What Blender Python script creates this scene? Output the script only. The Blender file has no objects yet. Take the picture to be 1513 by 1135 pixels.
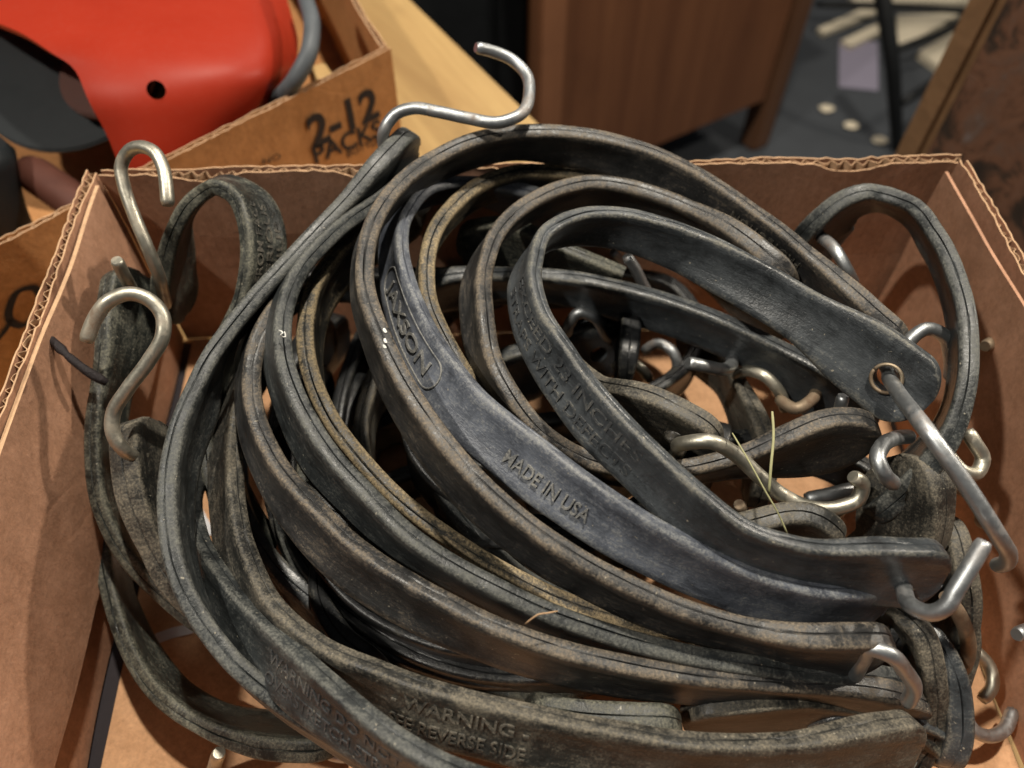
import bpy, bmesh, math, random
from mathutils import Vector, Matrix, noise as mnoise

random.seed(7)
SC = bpy.context.scene
COL = SC.collection

# ------------------------------------------------------------------ camera
IW, IH, FPX = 1513.0, 1135.0, 1136.0
CAM = Vector((0.0, 0.0, 0.351))
PITCH = math.radians(53.6)
cd = bpy.data.cameras.new('camera')
cam = bpy.data.objects.new('camera', cd)
COL.objects.link(cam)
cam.location = CAM
cam.rotation_euler = (math.pi / 2 - PITCH, 0, 0)
cd.sensor_fit = 'HORIZONTAL'
cd.sensor_width = 36.0
cd.lens = 36.0 * FPX / IW
cd.clip_start = 0.01
cd.clip_end = 60
cd.dof.use_dof = True
cd.dof.focus_distance = 0.275
cd.dof.aperture_fstop = 7.5
SC.camera = cam

# ------------------------------------------------------------------ light
w = bpy.data.worlds.new('World')
SC.world = w
w.use_nodes = True
w.node_tree.nodes['Background'].inputs[0].default_value = (0.88, 0.93, 1.0, 1)
w.node_tree.nodes['Background'].inputs[1].default_value = 0.06


def area_lamp(name, loc, target, size, power, color):
    ld = bpy.data.lights.new(name, 'AREA')
    ld.shape = 'DISK'
    ld.size = size
    ld.energy = power
    ld.color = color
    lo = bpy.data.objects.new(name, ld)
    COL.objects.link(lo)
    lo.location = loc
    d = Vector(target) - Vector(loc)
    lo.rotation_euler = d.to_track_quat('-Z', 'Y').to_euler()
    return lo


area_lamp('overhead_lamp', (0.20, 0.60, 1.75), (0.0, 0.2, 0.05), 0.08, 35, (1.0, 0.92, 0.79))
area_lamp('right_lamp', (1.35, 0.62, 1.05), (0.0, 0.2, 0.05), 0.07, 14, (1.0, 0.90, 0.76))
area_lamp('left_lamp', (-0.88, -0.08, 1.55), (0.0, 0.2, 0.05), 0.07, 17, (1.0, 0.93, 0.82))
area_lamp('far_lamp', (0.8, 2.3, 1.7), (0.8, 1.7, -0.7), 0.3, 12, (1.0, 0.90, 0.78))

SC.view_settings.view_transform = 'Standard'
SC.view_settings.look = 'None'
SC.view_settings.exposure = 0.0
SC.view_settings.gamma = 1.0
SC.cycles.use_denoising = True
SC.cycles.max_bounces = 4
SC.cycles.diffuse_bounces = 3
SC.cycles.adaptive_threshold = 0.02

# ------------------------------------------------------------------ projection helpers
FWD = Vector((0, math.cos(PITCH), -math.sin(PITCH)))
UPV = Vector((0, math.sin(PITCH), math.cos(PITCH)))
RGT = Vector((1, 0, 0))


def ray(px, py):
    return (RGT * ((px - IW / 2) / FPX) + UPV * ((IH / 2 - py) / FPX) + FWD).normalized()


def P(px, py, z):
    """world point at height z that stands where the photograph shows (px, py)"""
    r = ray(px, py)
    return CAM + r * ((z - CAM.z) / r.z)


def PY(px, py, y):
    r = ray(px, py)
    return CAM + r * ((y - CAM.y) / r.y)


def proj(p):
    d = p - CAM
    f = d.dot(FWD)
    return (IW / 2 + FPX * d.dot(RGT) / f, IH / 2 - FPX * d.dot(UPV) / f)


# ------------------------------------------------------------------ materials
def new_mat(name):
    m = bpy.data.materials.new(name)
    m.use_nodes = True
    nt = m.node_tree
    b = nt.nodes['Principled BSDF']
    return m, nt, b


def N(nt, t, **kw):
    n = nt.nodes.new(t)
    for k, v in kw.items():
        setattr(n, k, v)
    return n


def noise_node(nt, vec, scale, detail=4, rough=0.55, dist=0.0):
    n = N(nt, 'ShaderNodeTexNoise')
    n.inputs['Scale'].default_value = scale
    n.inputs['Detail'].default_value = detail
    n.inputs['Roughness'].default_value = rough
    n.inputs['Distortion'].default_value = dist
    if vec is not None:
        nt.links.new(vec, n.inputs['Vector'])
    return n.outputs['Fac']


def ramp(nt, fac, stops):
    r = N(nt, 'ShaderNodeValToRGB')
    e = r.color_ramp.elements
    while len(e) > 1:
        e.remove(e[-1])
    e[0].position = stops[0][0]
    e[0].color = stops[0][1] if len(stops[0][1]) == 4 else (*stops[0][1], 1)
    for p, c in stops[1:]:
        q = e.new(p)
        q.color = c if len(c) == 4 else (*c, 1)
    nt.links.new(fac, r.inputs['Fac'])
    return r.outputs['Color']


def mixc(nt, fac, a, b, mode='MIX'):
    n = N(nt, 'ShaderNodeMix', data_type='RGBA', blend_type=mode)
    for sock, v in ((n.inputs[0], fac), (n.inputs[6], a), (n.inputs[7], b)):
        if isinstance(v, (int, float)):
            sock.default_value = v
        elif isinstance(v, tuple):
            sock.default_value = v if len(v) == 4 else (*v, 1)
        else:
            nt.links.new(v, sock)
    return n.outputs[2]


def math_node(nt, op, a, b=None, clamp=False):
    n = N(nt, 'ShaderNodeMath', operation=op, use_clamp=clamp)
    for i, v in enumerate((a, b)):
        if v is None:
            continue
        if isinstance(v, (int, float)):
            n.inputs[i].default_value = v
        else:
            nt.links.new(v, n.inputs[i])
    return n.outputs[0]


def bump(nt, b, h, strength, dist):
    n = N(nt, 'ShaderNodeBump')
    n.inputs['Strength'].default_value = strength
    n.inputs['Distance'].default_value = dist
    nt.links.new(h, n.inputs['Height'])
    nt.links.new(n.outputs[0], b.inputs['Normal'])


def geo_pos(nt):
    return N(nt, 'ShaderNodeTexCoord').outputs['Object']


def rubber_mat(name, base=(0.026, 0.028, 0.03), dust=(0.26, 0.215, 0.13), face=0.25, edge=0.5, rough=0.5):
    """aged rubber: dust in streaks along the strap, more on the moulded edges"""
    m, nt, b = new_mat(name)
    at = N(nt, 'ShaderNodeAttribute', attribute_name='strap_uv')
    ed = N(nt, 'ShaderNodeAttribute', attribute_name='edge').outputs['Fac']
    mp = N(nt, 'ShaderNodeMapping')
    mp.inputs['Scale'].default_value = (1, 5.0, 1)
    nt.links.new(at.outputs['Vector'], mp.inputs['Vector'])
    streak = noise_node(nt, mp.outputs[0], 95, 4, 0.75)
    pos = geo_pos(nt)
    blot = noise_node(nt, pos, 55, 5, 0.72, 0.5)
    grit = noise_node(nt, pos, 1000, 2, 0.8)
    gr = ramp(nt, grit, [(0.36, (0, 0, 0)), (0.66, (1, 1, 1))])
    s = math_node(nt, 'ADD', math_node(nt, 'MULTIPLY', streak, 0.80), math_node(nt, 'MULTIPLY', blot, 0.95))
    s = math_node(nt, 'ADD', s, math_node(nt, 'MULTIPLY', gr, 0.22))
    lvl = math_node(nt, 'ADD', math_node(nt, 'MULTIPLY', ed, edge - face), face)
    d = math_node(nt, 'ADD', math_node(nt, 'SUBTRACT', s, 1.10), lvl)
    d = math_node(nt, 'MULTIPLY', d, 2.6, True)
    basev = mixc(nt, ramp(nt, blot, [(0.34, (0, 0, 0)), (0.66, (1, 1, 1))]), tuple(c * 0.35 for c in base), tuple(c * 1.3 for c in base))
    basev = mixc(nt, math_node(nt, 'MULTIPLY', gr, math_node(nt, 'MULTIPLY', ramp(nt, streak, [(0.42, (0, 0, 0)), (0.68, (1, 1, 1))]), 0.5)), basev, tuple(c * 2.0 for c in base))
    dustc = mixc(nt, gr, tuple(c * 0.50 for c in dust), tuple(min(1, c * 1.2) for c in dust))
    c = mixc(nt, math_node(nt, 'MULTIPLY', d, 0.85), basev, dustc)
    seam = math_node(nt, 'MULTIPLY', ed, -1.2, True)
    c = mixc(nt, seam, c, tuple(v * 0.45 for v in base))
    sp = ramp(nt, noise_node(nt, pos, 640, 1, 0.6), [(0.745, (0, 0, 0)), (0.785, (1, 1, 1))])
    c = mixc(nt, math_node(nt, 'MULTIPLY', sp, 0.6), c, (0.40, 0.36, 0.28))
    nt.links.new(c, b.inputs['Base Color'])
    r = math_node(nt, 'ADD', math_node(nt, 'MULTIPLY', d, 0.42), rough - 0.19)
    r = math_node(nt, 'ADD', r, math_node(nt, 'MULTIPLY', streak, 0.22), True)
    nt.links.new(r, b.inputs['Roughness'])
    b.inputs['Specular IOR Level'].default_value = 0.45
    h = math_node(nt, 'ADD', math_node(nt, 'MULTIPLY', grit, 0.22), math_node(nt, 'ADD', math_node(nt, 'MULTIPLY', streak, 0.42), math_node(nt, 'MULTIPLY', blot, 0.35)))
    bump(nt, b, h, 0.6, 0.0010)
    return m


def metal_mat(name, col, rust=(0.13, 0.075, 0.042), rust_amt=0.25, rough=0.34):
    m, nt, b = new_mat(name)
    pos = geo_pos(nt)
    n1 = noise_node(nt, pos, 70, 5, 0.6, 0.5)
    n2 = noise_node(nt, pos, 420, 4, 0.65)
    k = ramp(nt, n1, [(0.62 - rust_amt * 0.5, (0, 0, 0)), (0.78 - rust_amt * 0.4, (1, 1, 1))])
    k = math_node(nt, 'MULTIPLY', k, math_node(nt, 'ADD', n2, 0.25), True)
    base = mixc(nt, n2, tuple(c * 0.72 for c in col), col)
    nt.links.new(mixc(nt, k, base, rust), b.inputs['Base Color'])
    nt.links.new(math_node(nt, 'SUBTRACT', 0.92, math_node(nt, 'MULTIPLY', k, 0.85)), b.inputs['Metallic'])
    nt.links.new(math_node(nt, 'ADD', math_node(nt, 'MULTIPLY', n2, 0.22), math_node(nt, 'ADD', math_node(nt, 'MULTIPLY', k, 0.3), rough - 0.1)), b.inputs['Roughness'])
    bump(nt, b, n2, 0.25, 0.0004)
    return m


def cardboard_mat(name, col=(0.40, 0.185, 0.085), flute=(1, 0, 0), pitch=0.0062, stain=0.3):
    m, nt, b = new_mat(name)
    pos = geo_pos(nt)
    big = noise_node(nt, pos, 9, 5, 0.6, 0.3)
    mp = N(nt, 'ShaderNodeMapping')
    mp.inputs['Scale'].default_value = (1, 1, 0.7)
    nt.links.new(pos, mp.inputs['Vector'])
    fib = noise_node(nt, mp.outputs[0], 500, 4, 0.75)
    mott = noise_node(nt, pos, 75, 5, 0.75)
    c = mixc(nt, big, tuple(v * 0.86 for v in col), tuple(v * 1.12 for v in col))
    c = mixc(nt, ramp(nt, fib, [(0.30, (0, 0, 0)), (0.80, (1, 1, 1))]), c, tuple(v * 0.60 for v in col))
    c = mixc(nt, math_node(nt, 'MULTIPLY', ramp(nt, mott, [(0.42, (0, 0, 0)), (0.66, (1, 1, 1))]), 0.32), c, tuple(min(1, v * q) for v, q in zip(col, (1.45, 1.55, 1.7))))
    st = ramp(nt, noise_node(nt, pos, 24, 5, 0.7, 0.6), [(0.52, (0, 0, 0)), (0.68, (1, 1, 1))])
    c = mixc(nt, math_node(nt, 'MULTIPLY', st, stain), c, tuple(v * 0.55 for v in col))
    rd_ = math_node(nt, 'ABSOLUTE', math_node(nt, 'SUBTRACT', noise_node(nt, pos, 7.5, 2, 0.45, 0.4), 0.5))
    crease = ramp(nt, rd_, [(0.0, (1, 1, 1)), (0.012, (0, 0, 0))])
    c = mixc(nt, math_node(nt, 'MULTIPLY', crease, 0.07), c, tuple(min(1, v * 1.6) for v in col))
    nt.links.new(c, b.inputs['Base Color'])
    b.inputs['Roughness'].default_value = 0.78
    b.inputs['Specular IOR Level'].default_value = 0.3
    # faint flute lines telegraphing through the liner
    dp = N(nt, 'ShaderNodeVectorMath', operation='DOT_PRODUCT')
    dp.inputs[1].default_value = Vector(flute).normalized()
    nt.links.new(pos, dp.inputs[0])
    sn = math_node(nt, 'SINE', math_node(nt, 'MULTIPLY', dp.outputs['Value'], 2 * math.pi / pitch))
    h = math_node(nt, 'ADD', math_node(nt, 'MULTIPLY', sn, 0.03), math_node(nt, 'ADD', math_node(nt, 'MULTIPLY', fib, 0.35), math_node(nt, 'ADD', math_node(nt, 'MULTIPLY', big, 1.0), math_node(nt, 'SUBTRACT', math_node(nt, 'MULTIPLY', mott, 0.5), math_node(nt, 'MULTIPLY', crease, 0.12)))))
    bump(nt, b, h, 0.5, 0.0014)
    return m


def plain_mat(name, col, rough=0.6, metal=0.0, var=0.25, scale=40, bmp=0.2, bd=0.001):
    m, nt, b = new_mat(name)
    pos = geo_pos(nt)
    n = noise_node(nt, pos, scale, 5, 0.62, 0.3)
    c = mixc(nt, n, tuple(v * (1 - var) for v in col), tuple(min(1, v * (1 + var)) for v in col))
    nt.links.new(c, b.inputs['Base Color'])
    nt.links.new(math_node(nt, 'ADD', math_node(nt, 'MULTIPLY', n, 0.2), rough - 0.1), b.inputs['Roughness'])
    b.inputs['Metallic'].default_value = metal
    b.inputs['Specular IOR Level'].default_value = 0.3
    bump(nt, b, n, bmp, bd)
    return m


def wood_mat(name, dark, light, axis=0, scale=9.0, rough=0.5, rotz=0.0, stretch=0.06):
    m, nt, b = new_mat(name)
    pos = geo_pos(nt)
    rt = N(nt, 'ShaderNodeMapping')
    rt.inputs['Rotation'].default_value = (0, 0, rotz)
    nt.links.new(pos, rt.inputs['Vector'])
    mp = N(nt, 'ShaderNodeMapping')
    s = [1, 1, 1]
    s[axis] = stretch
    mp.inputs['Scale'].default_value = s
    nt.links.new(rt.outputs[0], mp.inputs['Vector'])
    g = noise_node(nt, mp.outputs[0], scale * 6, 7, 0.6, 1.0)
    f = noise_node(nt, mp.outputs[0], scale * 60, 4, 0.6)
    blot = noise_node(nt, pos, scale * 1.5, 5, 0.6)
    c = ramp(nt, g, [(0.3, dark), (0.7, light)])
    c = mixc(nt, math_node(nt, 'MULTIPLY', f, 0.4), c, tuple(v * 0.7 for v in dark))
    c = mixc(nt, math_node(nt, 'MULTIPLY', ramp(nt, blot, [(0.55, (0, 0, 0)), (0.75, (1, 1, 1))]), 0.35), c, tuple(v * 0.45 for v in dark))
    nt.links.new(c, b.inputs['Base Color'])
    b.inputs['Roughness'].default_value = rough
    bump(nt, b, f, 0.2, 0.0008)
    return m


M = {}
M['rub_grey'] = rubber_mat('rubber_grey_dust', (0.032, 0.036, 0.037), (0.130, 0.130, 0.114), 0.08, 0.34, 0.46)
M['rub_blue'] = rubber_mat('rubber_slate_blue', (0.108, 0.120, 0.146), (0.23, 0.23, 0.215), 0.10, 0.28, 0.46)
M['rub_new'] = rubber_mat('rubber_clean_black', (0.052, 0.058, 0.063), (0.17, 0.160, 0.130), -0.06, 0.30, 0.40)
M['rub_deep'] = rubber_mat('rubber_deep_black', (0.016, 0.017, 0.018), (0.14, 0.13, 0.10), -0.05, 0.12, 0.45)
M['rub_gold'] = rubber_mat('rubber_ochre_edges', (0.026, 0.026, 0.023), (0.31, 0.240, 0.140), 0.10, 0.54, 0.5)
M['rub_brown'] = rubber_mat('rubber_brown_dust', (0.036, 0.036, 0.036), (0.190, 0.152, 0.108), 0.06, 0.36, 0.46)
M['rub_olive'] = rubber_mat('rubber_olive_dust', (0.026, 0.029, 0.026), (0.170, 0.162, 0.122), 0.15, 0.36, 0.48)
M['rub_dirty'] = rubber_mat('rubber_caked_dirt', (0.032, 0.032, 0.029), (0.165, 0.143, 0.106), 0.17, 0.38, 0.5)
M['letter'] = rubber_mat('rubber_lettering', (0.16, 0.165, 0.17), (0.29, 0.28, 0.25), 0.30, 0.30)
M['letter_dirt'] = rubber_mat('rubber_lettering_dusty', (0.050, 0.049, 0.044), (0.21, 0.182, 0.138), 0.24, 0.24)
M['letter_dark'] = rubber_mat('rubber_lettering_clean', (0.052, 0.056, 0.060), (0.19, 0.175, 0.14), 0.12, 0.12)
M['zinc'] = metal_mat('galvanised_wire', (0.48, 0.50, 0.51), rust_amt=0.18, rough=0.42)
M['gold_zinc'] = metal_mat('yellow_zinc_wire', (0.56, 0.53, 0.44), rust_amt=0.20, rough=0.42)
M['rusty_wire'] = metal_mat('rusty_wire', (0.42, 0.34, 0.24), rust_amt=0.62, rough=0.5)
M['card'] = cardboard_mat('cardboard_brown', (0.40, 0.215, 0.132), (1, 0, 0), stain=0.45)
M['card_side'] = cardboard_mat('cardboard_brown_side', (0.46, 0.245, 0.148), (0, 1, 0), stain=0.45)
M['card_floor'] = cardboard_mat('cardboard_floor', (0.60, 0.335, 0.175), (1, 0.1, 0), stain=0.12)
M['card_edge'] = plain_mat('torn_cardboard_edge', (0.50, 0.32, 0.19), 0.9, 0, 0.45, 260, 0.5, 0.001)
M['card2'] = cardboard_mat('cardboard_orange', (0.50, 0.235, 0.088), (0.8, 0.8, 0), stain=0.15)
M['ink_and_shade'] = plain_mat('print_ink_and_slit_shade', (0.022, 0.017, 0.02), 0.7, 0, 0.3, 200)
M['white_print'] = plain_mat('white_print', (0.62, 0.62, 0.64), 0.7, 0, 0.15, 200)
M['pine'] = wood_mat('pine_board', (0.33, 0.20, 0.078), (0.53, 0.36, 0.15), 1, 5.0, 0.5, math.radians(-31), 0.10)
M['pine_edge'] = plain_mat('purple_lit_board_edge', (0.30, 0.19, 0.17), 0.6, 0, 0.3, 40)  # purplish light along the table edge, put into its colour
M['walnut'] = wood_mat('dark_stained_wood', (0.13, 0.048, 0.020), (0.21, 0.085, 0.036), 2, 3.5, 0.45)
M['walnut2'] = wood_mat('brown_stained_wood', (0.20, 0.08, 0.036), (0.28, 0.12, 0.055), 2, 3.5, 0.45)
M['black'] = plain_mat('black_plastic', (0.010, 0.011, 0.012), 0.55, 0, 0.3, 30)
M['concrete'] = plain_mat('concrete_floor', (0.052, 0.058, 0.066), 0.75, 0, 0.25, 12, 0.3, 0.002)
M['cream'] = plain_mat('sunlit_patch', (0.70, 0.62, 0.47), 0.7, 0, 0.12, 8)  # pale colour that paints sunlight onto the concrete
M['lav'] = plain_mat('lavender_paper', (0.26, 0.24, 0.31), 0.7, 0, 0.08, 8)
def red_mat():
    m, nt, b = new_mat('scuffed_red_paint')
    pos = geo_pos(nt)
    n = noise_node(nt, pos, 16, 5, 0.6, 0.3)
    c = mixc(nt, n, (0.27, 0.019, 0.007), (0.33, 0.026, 0.009))
    sc = ramp(nt, noise_node(nt, pos, 85, 4, 0.7), [(0.69, (0, 0, 0)), (0.72, (1, 1, 1))])
    c = mixc(nt, math_node(nt, 'MULTIPLY', sc, 0.8), c, (0.03, 0.012, 0.01))
    dz = ramp(nt, noise_node(nt, pos, 260, 4, 0.75), [(0.5, (0, 0, 0)), (0.8, (1, 1, 1))])
    c = mixc(nt, math_node(nt, 'MULTIPLY', dz, 0.03), c, (0.35, 0.25, 0.2))
    nt.links.new(c, b.inputs['Base Color'])
    nt.links.new(math_node(nt, 'ADD', math_node(nt, 'MULTIPLY', n, 0.25), 0.36), b.inputs['Roughness'])
    b.inputs['Specular IOR Level'].default_value = 0.22
    return m


M['red'] = red_mat()
M['slate'] = plain_mat('dark_steel_plate', (0.014, 0.017, 0.019), 0.5, 0.1, 0.3, 40)
M['redbrown'] = plain_mat('red_brown_primer', (0.085, 0.030, 0.020), 0.6, 0, 0.25, 60)
M['hose'] = plain_mat('grey_hose', (0.085, 0.095, 0.105), 0.5, 0, 0.35, 60)
M['straw'] = plain_mat('dry_grass', (0.33, 0.32, 0.17), 0.7, 0, 0.2, 200)
M['fibre'] = plain_mat('tan_fibre', (0.40, 0.26, 0.15), 0.8, 0, 0.2, 300)
M['twig'] = plain_mat('black_cord', (0.018, 0.014, 0.015), 0.7, 0, 0.4, 500, 0.8, 0.001)
M['paint'] = plain_mat('white_paint_fleck', (0.7, 0.7, 0.66), 0.6, 0, 0.15, 300)
M['dim_wood'] = wood_mat('dim_brown_wood', (0.10, 0.045, 0.022), (0.17, 0.08, 0.04), 2, 3.0, 0.5)


def rust_mat():
    m, nt, b = new_mat('rusty_flaking_steel')
    pos = geo_pos(nt)
    a = noise_node(nt, pos, 17, 8, 0.74, 0.8)
    c2 = noise_node(nt, pos, 45, 6, 0.7, 0.5)
    c = ramp(nt, a, [(0.30, (0.018, 0.016, 0.014)), (0.44, (0.06, 0.035, 0.022)), (0.52, (0.26, 0.115, 0.06)), (0.62, (0.20, 0.12, 0.085)), (0.72, (0.34, 0.29, 0.28))])
    c = mixc(nt, math_node(nt, 'MULTIPLY', c2, 0.55), c, (0.03, 0.022, 0.016))
    nt.links.new(c, b.inputs['Base Color'])
    b.inputs['Roughness'].default_value = 0.72
    bump(nt, b, a, 0.5, 0.004)
    return m


M['rust'] = rust_mat()
M['rust_rim'] = plain_mat('rusty_ochre_rim', (0.30, 0.17, 0.085), 0.7, 0.2, 0.4, 30, 0.4, 0.003)


# ------------------------------------------------------------------ object helpers
def link_mesh(name, verts, faces, mat, parent=None, smooth=True):
    me = bpy.data.meshes.new(name)
    me.from_pydata([tuple(v) for v in verts], [], faces)
    me.update()
    if smooth:
        me.polygons.foreach_set('use_smooth', [True] * len(me.polygons))
    if mat is not None:
        me.materials.append(mat)
    o = bpy.data.objects.new(name, me)
    COL.objects.link(o)
    if parent is not None:
        o.parent = parent
        o.matrix_parent_inverse = parent.matrix_world.inverted() if parent.type != 'EMPTY' else Matrix.Translation(-parent.location)
    return o


def tag(o, label, cat, group=None, kind=None):
    o['label'] = label
    if cat:
        o['category'] = cat
    if group:
        o['group'] = group
    if kind:
        o['kind'] = kind
    return o


def empty(name, loc):
    o = bpy.data.objects.new(name, None)
    COL.objects.link(o)
    o.location = loc
    o.empty_display_size = 0.01
    return o


def box_obj(name, lo, hi, mat, parent=None, bevel=0.0, rotz=0.0, pivot=None):
    bm = bmesh.new()
    bmesh.ops.create_cube(bm, size=1.0)
    lo, hi = Vector(lo), Vector(hi)
    for v in bm.verts:
        v.co = Vector((lo[i] + (v.co[i] + 0.5) * (hi[i] - lo[i]) for i in range(3)))
    if bevel:
        bmesh.ops.bevel(bm, geom=bm.edges[:], offset=bevel, segments=2, affect='EDGES')
    if rotz:
        bmesh.ops.rotate(bm, verts=bm.verts[:], cent=pivot or (lo + hi) / 2, matrix=Matrix.Rotation(rotz, 3, 'Z'))
    me = bpy.data.meshes.new(name)
    bm.to_mesh(me)
    bm.free()
    me.materials.append(mat)
    o = bpy.data.objects.new(name, me)
    COL.objects.link(o)
    if parent is not None:
        o.parent = parent
        o.matrix_parent_inverse = Matrix.Translation(-parent.location)
    return o


def catmull(pts, ds):
    """pts: list of tuples of Vectors sharing one parameter (first vectors set the chord); returns dense list"""
    n = len(pts)
    t = [0.0]
    for i in range(1, n):
        t.append(t[-1] + max(1e-5, (pts[i][0] - pts[i - 1][0]).length))
    def tang(i, k):
        if n == 2:
            return (pts[1][k] - pts[0][k]) / (t[1] - t[0])
        if i == 0:
            return (pts[1][k] - pts[0][k]) / (t[1] - t[0])
        if i == n - 1:
            return (pts[-1][k] - pts[-2][k]) / (t[-1] - t[-2])
        d0 = (pts[i][k] - pts[i - 1][k]) / (t[i] - t[i - 1])
        d1 = (pts[i + 1][k] - pts[i][k]) / (t[i + 1] - t[i])
        h0, h1 = t[i] - t[i - 1], t[i + 1] - t[i]
        return (d0 * h1 + d1 * h0) / (h0 + h1)
    out = []
    for i in range(n - 1):
        h = t[i + 1] - t[i]
        m = max(2, int(math.ceil(h / ds)))
        for j in range(m + (1 if i == n - 2 else 0)):
            u = j / m
            row = []
            for k in range(len(pts[0])):
                p0, p1 = pts[i][k], pts[i + 1][k]
                m0, m1 = tang(i, k) * h, tang(i + 1, k) * h
                row.append(p0 * (2*u**3 - 3*u**2 + 1) + m0 * (u**3 - 2*u**2 + u) + p1 * (-2*u**3 + 3*u**2) + m1 * (u**3 - u**2))
            out.append(row)
    return out


def tube_mesh(name, pts, radius, mat, parent=None, sides=12, ds=0.0025, flat=1.0, taper=None, jitter=0.0):
    rows = [r[0] for r in catmull([(p,) for p in pts], ds)]
    verts, faces = [], []
    T = (rows[1] - rows[0]).normalized()
    ref = Vector((0, 0, 1)) if abs(T.z) < 0.9 else Vector((1, 0, 0))
    Nn = T.cross(ref).normalized()
    for i, p in enumerate(rows):
        if i == 0:
            T = (rows[1] - rows[0]).normalized()
        elif i == len(rows) - 1:
            T = (rows[-1] - rows[-2]).normalized()
        else:
            T = (rows[i + 1] - rows[i - 1]).normalized()
        Nn = (Nn - T * Nn.dot(T)).normalized()
        B = T.cross(Nn)
        f = i / (len(rows) - 1)
        rr = radius if taper is None else radius * taper(f)
        if i == 0 or i == len(rows) - 1:
            rr *= 0.80
        if jitter:
            rr *= 1 + jitter * (random.random() - 0.5)
        for k in range(sides):
            a = 2 * math.pi * k / sides
            verts.append(p + Nn * math.cos(a) * rr + B * math.sin(a) * rr * flat)
    n = len(rows)
    for i in range(n - 1):
        for k in range(sides):
            k2 = (k + 1) % sides
            faces.append((i*sides + k, i*sides + k2, (i+1)*sides + k2, (i+1)*sides + k))
    faces.append(tuple(reversed(range(sides))))
    faces.append(tuple(range((n-1)*sides, n*sides)))
    o = link_mesh(name, verts, faces, mat, parent)
    o.data.polygons[-1].use_smooth = False
    o.data.polygons[-2].use_smooth = False
    return o


# ------------------------------------------------------------------ rubber strap
SW, ST = 0.0215, 0.0069      # width and thickness of a strap band


def profile(wd, th):
    """closed cross-section (a across the width, b through the thickness, edge flag)"""
    r = min(0.0015, th * 0.25)
    hw, ht = wd / 2, th / 2
    pts = []
    def corner(sa, sb, a0, a1):
        for k in range(4):
            an = math.radians(a0 + (a1 - a0) * k / 3)
            pts.append((sa * (hw - r) + r * math.cos(an), sb * (ht - r) + r * math.sin(an), (0.55, 1.0, 1.0, 0.55)[k]))
    g = 0.00032
    # +a narrow edge, from -b to +b with the moulding seam in the middle
    corner(1, -1, -90, 0)
    pts.extend([(hw, -g * 2.2, 0.35), (hw, -g, 0.1), (hw - 0.0009, 0, -1.0), (hw, g, 0.1), (hw, g * 2.2, 0.35)])
    corner(1, 1, 0, 90)
    for a, d in ((0.62, 0.0), (0.54, 0.0004), (-0.54, 0.0004), (-0.62, 0.0)):
        pts.append((hw * a, ht - d, 0.0))
    corner(-1, 1, 90, 180)
    pts.extend([(-hw, g * 2.2, 0.35), (-hw, g, 0.1), (-hw + 0.0009, 0, -1.0), (-hw, -g, 0.1), (-hw, -g * 2.2, 0.35)])
    corner(-1, -1, 180, 270)
    for a, d in ((-0.62, 0.0), (-0.54, 0.0004), (0.54, 0.0004), (0.62, 0.0)):
        pts.append((hw * a, -ht + d, 0.0))
    return pts


def smoothstep(x):
    x = max(0.0, min(1.0, x))
    return x * x * (3 - 2 * x)


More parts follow.
